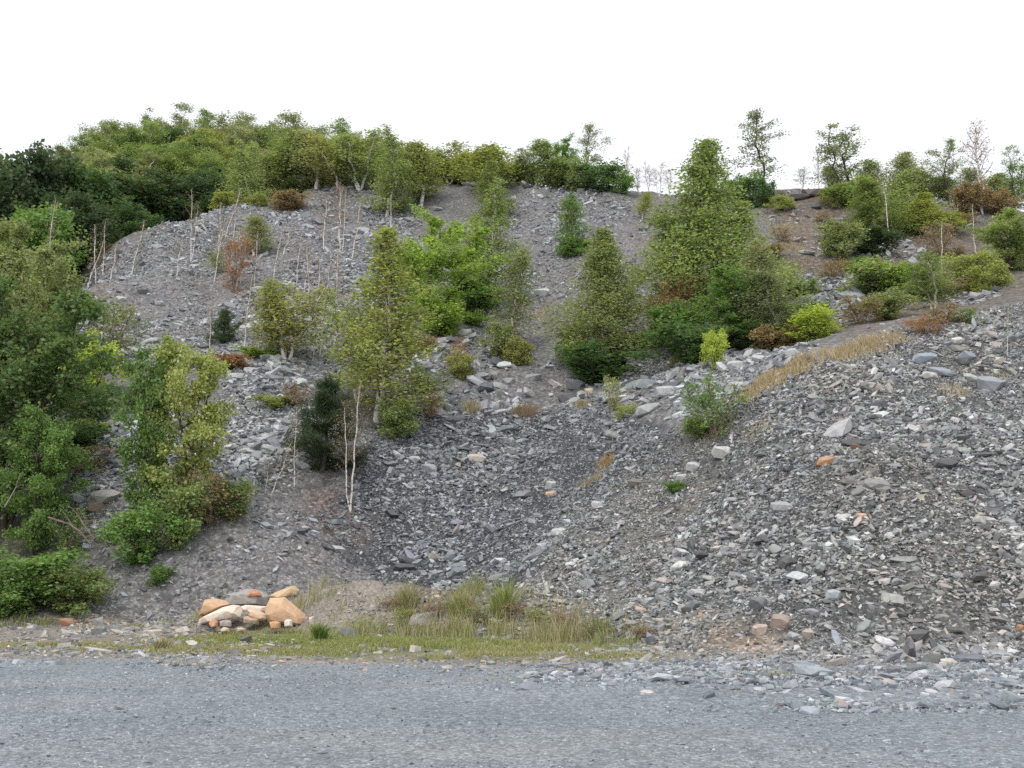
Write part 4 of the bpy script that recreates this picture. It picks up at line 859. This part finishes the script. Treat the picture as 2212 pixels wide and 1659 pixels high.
# ------------------------------------------------------------------ single rocks that stand out on the slopes
def rock(u, v, wpx, hpx, col, label, var=0, yaw=0.0, tilt=0.0, name='rock', Y=None):
    p = hit(u, v + hpx * .35, Y); V, T = BIG[var % 24]
    sx_ = wpx * p.y / F / (V[:, 0].max() - V[:, 0].min()); sz_ = hpx * p.y / F / (V[:, 2].max() - V[:, 2].min())
    sz_ = min(sz_, 2.6 * sx_)
    o = link(name, big_me[var % 24]); o.location = (p.x, p.y, p.z + hpx * .28 * p.y / F)
    o.scale = (sx_, sx_ * .85, sz_); o.rotation_euler = (math.radians(22), math.radians(tilt), math.radians(yaw)); o.color = (*col, 1)
    return tag(o, label, 'rock')
PB, WB, DK = (0.36, 0.372, 0.385), (0.50, 0.50, 0.50), (0.07, 0.072, 0.078)
for k, (u, v, wp, hp, c, lb, ti) in enumerate([
 (1165,425,20,11,WB,'white boulder high on the centre slope just under the skyline',0),(1142,402,28,8,DK,'black flat slab on the skyline in the centre',0),(1116,511,24,9,PB,'grey slab lying alone on the centre slope',0),
 (1172,632,36,20,WB,'largest pale boulder low on the centre slope',0),(1212,640,18,12,PB,'small pale boulder right of the largest pale one on the centre slope',0),(1390,498,22,11,DK,'dark slab on the slope below the small yellow-green birch',0),(1410,484,20,9,DK,'dark slab just above and right of the other dark slab',0),
 (1762,447,28,9,DK,'dark overhanging slab below the rock outcrop on the upper right',0),(1745,545,40,9,PB,'pale flat slab on the brown upper right slope',0),(1700,582,20,10,PB,'pale stone on the brown earth left of the flat slab',0),(1705,660,30,10,PB,'grey ledge stone at the top of the right scree chute',0),
 (1272,846,24,18,(0.58,0.44,0.33),'peach-coloured rock under the wide dark bush',0),(1240,830,44,22,(0.27,0.28,0.30),'grey block left of the peach-coloured rock',0),(1100,825,30,14,PB,'pale slab on the lip of the bowl',0),(1150,815,40,14,(0.3,0.31,0.32),'wide grey slab on the lip of the bowl',0),
 (928,1012,36,22,PB,'blocky grey boulder in the middle of the bowl scree',0),(896,993,26,14,WB,'pale angular rock left of the blocky grey boulder',0),(1030,990,44,18,(0.52,0.47,0.42),'cream flat rock lying in the upper bowl',0),(1105,960,14,22,PB,'upright pale splinter in the upper bowl',0),
 (1128,1068,48,12,(0.24,0.255,0.28),'long dark blue slab low in the bowl',-8),(1192,1048,30,18,WB,'white block beside the long dark blue slab',0),(1190,1068,26,10,(0.58,0.40,0.28),'orange flat rock under the white block',0),(1292,1090,28,16,WB,'pale rock on the olive gravel flank',0),(1208,1150,40,17,(0.47,0.49,0.48),'pale green-grey slab on the olive gravel flank',0),
 (1562,978,52,26,(0.55,0.55,0.52),'broad pale rock on the left shoulder of the scree heap',0),(1500,1013,34,18,WB,'white rock below the broad pale rock on the shoulder',0),(1470,1035,24,14,WB,'white rock above the dark tuft bush',0),(1375,1045,44,14,(0.22,0.21,0.19),'dark ledge stone left of the dark tuft bush',0),
 (1400,885,60,22,(0.36,0.37,0.37),'large grey slab sticking out right of the bowl',-15),(1440,845,50,26,(0.5,0.51,0.51),'pale broken slab above the large grey slab',0),(1590,790,44,20,WB,'pale slab at the left end of the dry grass crest',0),(1640,775,40,18,WB,'white slab behind the dry grass crest',0),
 (2000,776,56,22,(0.30,0.335,0.38),'big blue-grey slate slab near the top right of the scree heap',-6),(2035,803,62,16,(0.30,0.32,0.36),'second slate slab under the big blue-grey one',8),(2090,770,36,22,(0.27,0.30,0.34),'tilted slate slab right of the big blue-grey one',25),(2010,812,44,16,(0.50,0.49,0.45),'pale slab under the slate slabs',0),
 (2135,830,60,34,(0.30,0.32,0.34),'blue-grey boulder near the right edge of the scree heap',0),(1812,928,80,24,(0.44,0.445,0.45),'long pale slanting slab in the upper middle of the scree heap',-32),(1783,1001,42,18,(0.48,0.27,0.14),'orange-brown rock in the middle of the scree heap',-6),(1850,968,30,14,(0.22,0.15,0.10),'dark brown rock above the orange-brown one',0),
 (1895,1048,60,24,(0.27,0.265,0.255),'grey overhanging rock right of the scree heap middle',0),(1690,1097,50,22,(0.37,0.38,0.39),'broad flat grey rock in the middle of the scree heap',0),(1862,1127,22,16,(0.58,0.40,0.28),'orange and cream stone low on the scree heap',0),(1700,1218,36,26,(0.12,0.125,0.12),'dark upright slab low on the scree heap',-30),(1560,985,20,12,PB,'small grey rock touching the broad pale rock',0),
 (1640,690,22,14,PB,'grey stone under the big tree group',0),(1410,1300,34,18,(0.43,0.47,0.48),'pale blue slab at the foot of the olive flank',0),(1800,1288,38,22,(0.42,0.45,0.47),'light blue-grey block at the foot of the heap',0),(1640,1310,44,30,(0.17,0.18,0.20),'dark blue-grey block at the foot of the heap',0),(1690,1355,46,32,(0.36,0.29,0.24),'tan-grey boulder at the foot of the heap',0),
 (1640,1370,34,22,(0.52,0.42,0.36),'pinkish boulder left of the tan-grey boulder',0),(1745,1372,26,18,(0.46,0.40,0.34),'brownish block right of the tan-grey boulder',0),(2205,1363,16,22,(0.55,0.33,0.2),'orange rock at the right picture edge',0),(2050,1430,34,13,(0.58,0.54,0.46),'pale cream stone on the flat ground in front of the heap',0),(1815,1424,34,14,(0.52,0.48,0.43),'cream stone where the heap meets the flat ground',0),
 (1742,1452,22,16,(0.62,0.46,0.36),'pink-orange stone on the right verge',0),(2170,1420,44,10,(0.40,0.42,0.46),'flat lavender-grey slab near the right edge of the verge',0),(1400,1500,34,9,(0.62,0.55,0.50),'pale pink flat stone at the edge of the yard',0),(1140,1488,60,14,(0.24,0.25,0.29),'dark flat slab stone at the edge of the yard',0),(1750,1538,48,14,(0.36,0.39,0.44),'long blue-grey stone at the yard edge',0),
 (225,1072,62,22,(0.36,0.35,0.32),'long grey boulder among the pale stones on the left bank',0),(203,1100,44,20,(0.34,0.27,0.22),'brown-based boulder just below the long grey one',0),(200,1085,26,14,PB,'pale stone between the two left-bank boulders',0),(145,1345,34,20,(0.40,0.23,0.15),'rusty red stone at the foot of the left bank',0),
 (290,685,36,14,WB,'pale slab low on the left slope',-5),(345,655,24,12,PB,'grey rock in the middle of the left slope',0),(260,648,26,12,WB,'pale boulder at the left end of the grey slope',0),(420,575,26,10,WB,'white slab in the middle of the left slope',0),(310,630,26,12,DK,'dark rock on the left slope',0),
 (502,788,34,14,WB,'white slab on the rim stones below the rusty bracken',-10),(545,800,36,12,WB,'long pale rim slab right of the rusty bracken',0),(595,790,30,12,PB,'grey rim slab at the right end of the stone rim',0),(330,700,22,12,PB,'grey block low on the left slope',0)]):
    rock(u, v, wp, hp, c, lb, var=k * 5 + 1, yaw=(k * 37) % 50 - 25, tilt=ti)
# rock outcrop on the right skyline
for k, (u, v, wp, hp, lb) in enumerate([(1765,412,70,20,'main dark ledge of the rock outcrop on the right skyline'),(1730,416,60,14,'lower left ledge of the dark rock outcrop'),(1800,418,40,12,'lower right ledge of the dark rock outcrop'),(1690,418,50,10,'thin dark ledge at the left end of the outcrop')]):
    rock(u, v, wp, hp, (0.10, 0.085, 0.085), lb, var=k * 4 + 2, name='outcrop_rock', Y=60.5)
for k, (u, v, wp, hp, lb) in enumerate([(880,475,36,10,'upper grey ledge of the rim outcrop under the birch row'),(940,450,40,9,'long grey ledge of the rim outcrop under the birch row'),(1020,398,50,12,'grey slab pile on the skyline left of the black slab'),(905,460,30,10,'blocky grey ledge of the rim outcrop')]):
    rock(u, v, wp, hp, (0.28, 0.29, 0.30), lb, var=k * 3 + 1, name='outcrop_rock')

# ------------------------------------------------------------------ fallen branches
def branch(pts_uvY, r0, label, mat=M_DEAD, twigs=4, seed=0):
    r = np.random.default_rng(seed); P3 = np.array([at(*p) for p in pts_uvY]); org = P3[0].copy(); P3 = P3 - org
    Vs, Fs, Ms = [], [], []
    tube(Vs, Fs, Ms, P3, np.linspace(r0, r0 * .35, len(P3)), 6, 0)
    for k in range(twigs):
        q = r.uniform(.25, .95); b = np.array([np.interp(q, np.linspace(0, 1, len(P3)), P3[:, z]) for z in range(3)])
        d = r.normal(0, 1, 3); d[2] = abs(d[2]) * .6; d /= np.linalg.norm(d); ln = r.uniform(.3, .8)
        tube(Vs, Fs, Ms, np.array([b, b + d * ln * .5 + r.normal(0, .04, 3), b + d * ln]), [r0 * .35, r0 * .25, r0 * .12], 4, 0)
    V = np.concatenate(Vs); Fq = np.concatenate(Fs)
    o = link('fallen_branch', mesh_np('fallen_branch', V, Fq.ravel(), np.full(len(Fq), 4), None, [mat], smooth=True)); o.location = org
    return tag(o, label, 'branch')
branch([(105,1118,24.9),(150,1132,24.8),(175,1150,24.7),(195,1175,24.5)], .028, 'thickest dead branch lying on the left bank', mat=M_TWIG, twigs=9, seed=1)
branch([(205,1165,24.9),(185,1140,25),(168,1112,25.2)], .035, 'reddish dead branch slanting down the left bank', mat=M_TWIG, twigs=5, seed=2)
branch([(172,870,30.2),(200,868,30.2),(233,862,30.3)], .035, 'pale bare branch lying across the left bank above the fern', twigs=2, seed=3)
branch([(10,1095,24.6),(25,1070,24.6),(36,1050,24.7)], .02, 'thin bare branch at the left edge among leaves', twigs=2, seed=4)
branch([(215,1185,24.6),(235,1178,24.6),(265,1160,24.7)], .03, 'short brown branch at the foot of the aspens', mat=M_TWIG, twigs=5, seed=5)

# ------------------------------------------------------------------ grass
def blades(name, x, y, z, hgt, col, parent=None, width=0.011, lean=0.35, origin=None):
    N = len(x); r = rng
    a = r.uniform(0, 2 * math.pi, N); d = np.c_[np.cos(a), np.sin(a), np.zeros(N)]; s = np.c_[-np.sin(a), np.cos(a), np.zeros(N)]
    s2 = np.where(r.random(N)[:, None] < .6, np.array([[1.0, 0, 0]]), s)
    B = np.c_[x, y, z]; up = np.array([0, 0, 1.0]); ln = (lean * r.uniform(.2, 1.3, N) * hgt)[:, None]; H = hgt[:, None]
    M1 = B + up * H * .55 + d * ln * .35; T = B + up * H * .95 + d * ln
    V = np.stack([B - s2 * width * .5, B + s2 * width * .5, M1 + s2 * width * .42, M1 - s2 * width * .42, T], 1).reshape(-1, 3)
    i5 = np.arange(N)[:, None] * 5
    loops = np.c_[i5 + [0, 1, 2, 3], i5 + [3, 2, 4]].ravel(); sizes = np.tile([4, 3], N)
    cc = np.repeat(col, 5, 0).reshape(N, 5, 3).copy(); cc[:, 4] *= 1.1
    if origin is not None: V = V - np.array(origin)
    return mesh_np(name, V, loops, sizes, {'tint': cc.reshape(-1, 3)}, [M_GRASS])
GC = np.array([(0.25,0.32,0.075),(0.34,0.37,0.11),(0.17,0.24,0.055),(0.44,0.38,0.24),(0.54,0.47,0.33),(0.36,0.33,0.15)])
def grass_col(N, wts):
    p = np.array(wts, float); p /= p.sum(); return GC[rng.choice(6, N, p=p)] * rng.uniform(.8, 1.2, (N, 1))
def grass_patch(spec, x0, x1, y0, y1, dens, seedn):
    out = []
    for cu, cv, ru, rv, h0, h1, k, wts in spec:
        Y = hit(cu, cv).y; a, b = ray(cu, cv); rx = ru * Y / F; Y0, Y1 = hit(cu, cv + rv).y, hit(cu, cv - rv).y
        ry = max(.25, min(2.2, abs(Y1 - Y0) / 2)); ym = (Y0 + Y1) / 2
        N = int(dens * k * rx * ry * 3.1)
        gx_, gy_ = rng.normal(0, .55, N), rng.normal(0, .6, N); x = a * ym + gx_ * rx; y = ym + gy_ * max(ry, .45)
        keep = rng.random(N) < sstep(.34, .52, fbm(x * 1.7, y * 1.7, seedn)); x, y = x[keep], y[keep]; fall = .4 + .6 * np.exp(-1.2 * (gx_ ** 2 + gy_ ** 2)[keep])
        out.append((x, y, rng.uniform(h0, h1, len(x)) * (.6 + .8 * fbm(x * 1.3, y * 1.3, 7)) * fall, grass_col(len(x), wts)))
    x = np.concatenate([o[0] for o in out]); y = np.concatenate([o[1] for o in out]); h = np.concatenate([o[2] for o in out]); c = np.concatenate([o[3] for o in out])
    return x, y, height(x, y) - .01, h, c
LOWT = [(640,1384,250,14,.03,.11,1.2,(4,4,1,.6,.4,1.5)),(900,1390,240,20,.04,.13,1.0,(4,4,1,1,.7,1.5)),(1150,1400,240,16,.04,.12,.55,(2,3,1,2,1,2.5)),(150,1397,240,9,.03,.09,1.3,(.6,2,.2,2,1,3)),(430,1404,220,10,.03,.09,1.3,(.6,2,.2,2,1,3)),(700,1410,170,9,.03,.09,.8,(2,2,1,1,1,2)),(1000,1418,220,10,.03,.09,.8,(1,2,.5,2,1,3)),(1280,1420,190,9,.03,.09,.7,(1,2,.5,2,1,3)),(1480,1425,120,7,.03,.08,.2,(1,2,.5,2,1,3)),
        (1700,1458,120,8,.03,.1,.2,(2,3,1,1,1,2)),(1590,1492,60,8,.04,.11,.2,(3,3,1,1,1,1)),(520,1372,160,9,.03,.10,1.0,(2,2,1,2,1,2)),(1080,1470,90,5,.02,.06,.1,(1,2,.5,2,1,3)),(2145,1405,18,5,.06,.15,2,(3,2,2,0,0,1)),(350,1435,200,5,.03,.08,.2,(0,1,0,3,3,2)),(80,1350,90,6,.06,.2,.5,(2,1,3,1,1,1)),(330,1352,120,5,.05,.14,.4,(2,1,1,2,2,2))]
x, y, z, h, c = grass_patch(LOWT, 0, 0, 0, 0, 2200, 201)
tag(link('short_grass', blades('short_grass', x, y, z, h, c, width=.012, lean=.6)), 'short patchy turf along the verge between yard and slope', 'grass', kind='stuff')
TALL = [(860,1370,50,8,.2,.5,.7,(1.5,2,1,4,4,2)),(960,1374,70,8,.2,.5,.6,(2,2,2,3,2,2)),(1060,1378,70,9,.25,.6,.8,(1.5,2,1.5,3,3,2)),(1150,1380,60,8,.2,.5,.5,(1,1,2,3,3,2)),(1230,1384,80,10,.25,.6,.9,(1.5,1.5,2,3,3,3)),(1330,1390,70,9,.2,.5,.8,(1.5,2,2,2,2,2)),(780,1368,50,8,.15,.4,.5,(2,2,2,2,1,1)),(700,1365,80,8,.1,.3,.4,(3,3,2,1,1,1)),(640,1340,30,8,.2,.4,.3,(2,2,2,2,2,1)),
        (940,1325,90,18,.15,.45,.28,(1,1,1,4,5,2)),(1060,1330,120,20,.15,.45,.25,(1,1.5,1,3,5,1.5)),(1200,1345,100,18,.15,.45,.25,(1,1,1,4,5,1)),(880,1292,40,8,.25,.5,.35,(1,2,1,4,2,2)),(1010,1292,80,10,.25,.5,.35,(2,3,1,2,2,2)),(680,1300,60,10,.2,.4,.3,(2,2,1,2,2,2)),(730,1330,40,12,.15,.4,.3,(2,1,1,3,3,2)),(590,1345,40,6,.1,.25,.4,(3,2,2,1,1,1)),(445,1335,26,7,.15,.3,.6,(.5,1,.5,5,3,4)),(1420,1370,60,12,.1,.3,.2,(1,1,1,4,4,1))]
x, y, z, h, c = grass_patch(TALL, 0, 0, 0, 0, 1700, 203)
h = h * np.exp(rng.normal(0, .35, len(h))).clip(.4, 1.5)
tag(link('tall_grass', blades('tall_grass', x, y, z, h, c, width=.010, lean=.45)), 'tall green and straw grass around the spoil mounds', 'grass', kind='stuff')
DRY = [(1560,925,50,14,.12,.3,.5,(.2,.2,0,5,5,.5)),(1620,860,40,14,.2,.4,1,(.1,.2,0,5,5,.5)),(1665,825,46,16,.2,.45,1.6,(.1,.2,0,5,5,.5)),(1730,795,55,14,.2,.45,1.7,(.1,.2,0,5,5,.5)),(1800,775,55,13,.2,.45,1.7,(.1,.2,0,5,5,.5)),(1870,752,50,12,.2,.45,1.6,(.1,.2,0,5,5,.5)),(1930,738,40,8,.15,.35,1.0,(.1,.2,0,5,5,.5)),(1640,930,40,16,.1,.25,.4,(.1,.2,0,5,5,.5)),(2060,850,60,8,.1,.22,.5,(.1,.2,0,5,5,.5)),(2170,815,40,14,.12,.3,.5,(.1,.2,0,5,5,.5)),(1500,955,40,10,.1,.25,.6,(.1,.2,0,5,5,.5)),
       (1720,560,60,60,.1,.25,.16,(0,.2,0,3,2,1)),(1690,470,50,30,.1,.3,.2,(.5,1,0,3,2,1)),(1180,680,40,14,.1,.25,.5,(0,.2,0,5,4,1)),(1290,430,60,20,.08,.2,.15,(0,.2,0,5,4,1)),(1420,535,40,40,.08,.2,.15,(0,.2,0,5,4,1)),(330,500,120,10,.1,.25,.3,(0,.3,0,4,3,1)),(180,630,30,30,.1,.25,.3,(0,.3,0,4,3,1)),(950,775,60,10,.08,.2,.2,(1,1,0,3,3,1))]
x, y, z, h, c = grass_patch(DRY, 0, 0, 0, 0, 800, 205)
tag(link('dry_grass', blades('dry_grass', x, y, z, h, c * np.array([1.1, 1.04, .98]), width=.016, lean=.6)), 'dry straw-coloured grass along the crest of the scree heap', 'grass', kind='stuff')
def tuft(u, v, wpx, hpx, wts, label, tint=(1, 1, 1)):
    p = hit(u, v); N = 260; rx = wpx * p.y / F * .42
    x = rng.normal(0, .5, N) * rx; y = rng.normal(0, .35, N) * rx; h = rng.uniform(.5, 1.15, N) * hpx * p.y / F
    z = height(x + p.x, y + p.y) - p.z - .02
    o = link('grass_tuft', blades('grass_tuft', x, y, z, h, grass_col(N, wts) * np.array(tint), width=.014, lean=.7)); o.location = p
    return tag(o, label, 'grass tuft')
tuft(1018,888,42,26,(0,0,0,5,5,1),'single straw-coloured grass tuft on the lip of the bowl')
tuft(1135,900,78,30,(0,0,0,3,2,1),'wide brownish dead tuft on the upper edge of the bowl',(.62,.5,.45))
tuft(1308,1008,44,24,(0,0,0,5,5,0),'dry tuft on the stones beside the thin sapling',(1,.85,.75))
tuft(1280,1042,60,16,(0,0,0,5,4,2),'low straw tuft on the crest left of the dark ledge')
tuft(1255,880,30,16,(0,1,0,4,3,2),'small dry tuft under the dark bush in the centre')
tuft(1085,1345,46,80,(3,4,1,2,1.5,1.5),'tallest green weed standing above the verge grass',(.9,1,.8))
tuft(1000,1335,60,50,(2,3,.5,3,2,2),'light green weed clump behind the verge grass')
tuft(880,1320,40,60,(1,2,1,4,3,3),'straw and green clump on the right of the pale spoil mound')
tuft(455,1345,34,36,(0,1,0,5,5,3),'yellow dried flower clump left of the long pale boulder',(1.1,.9,.5))
tuft(1460,785,46,20,(2,2,1,2,1,1),'dull green tuft below the dark juniper-like bush',(.7,.7,.6))
tuft(350,1405,30,30,(1,1,1,3,2,1),'lone thin weed on the left verge')
tuft(690,1385,30,42,(2,1,5,.5,.3,.5),'dark green spiky clump in front of the big triangular boulder',(.7,.8,.7))
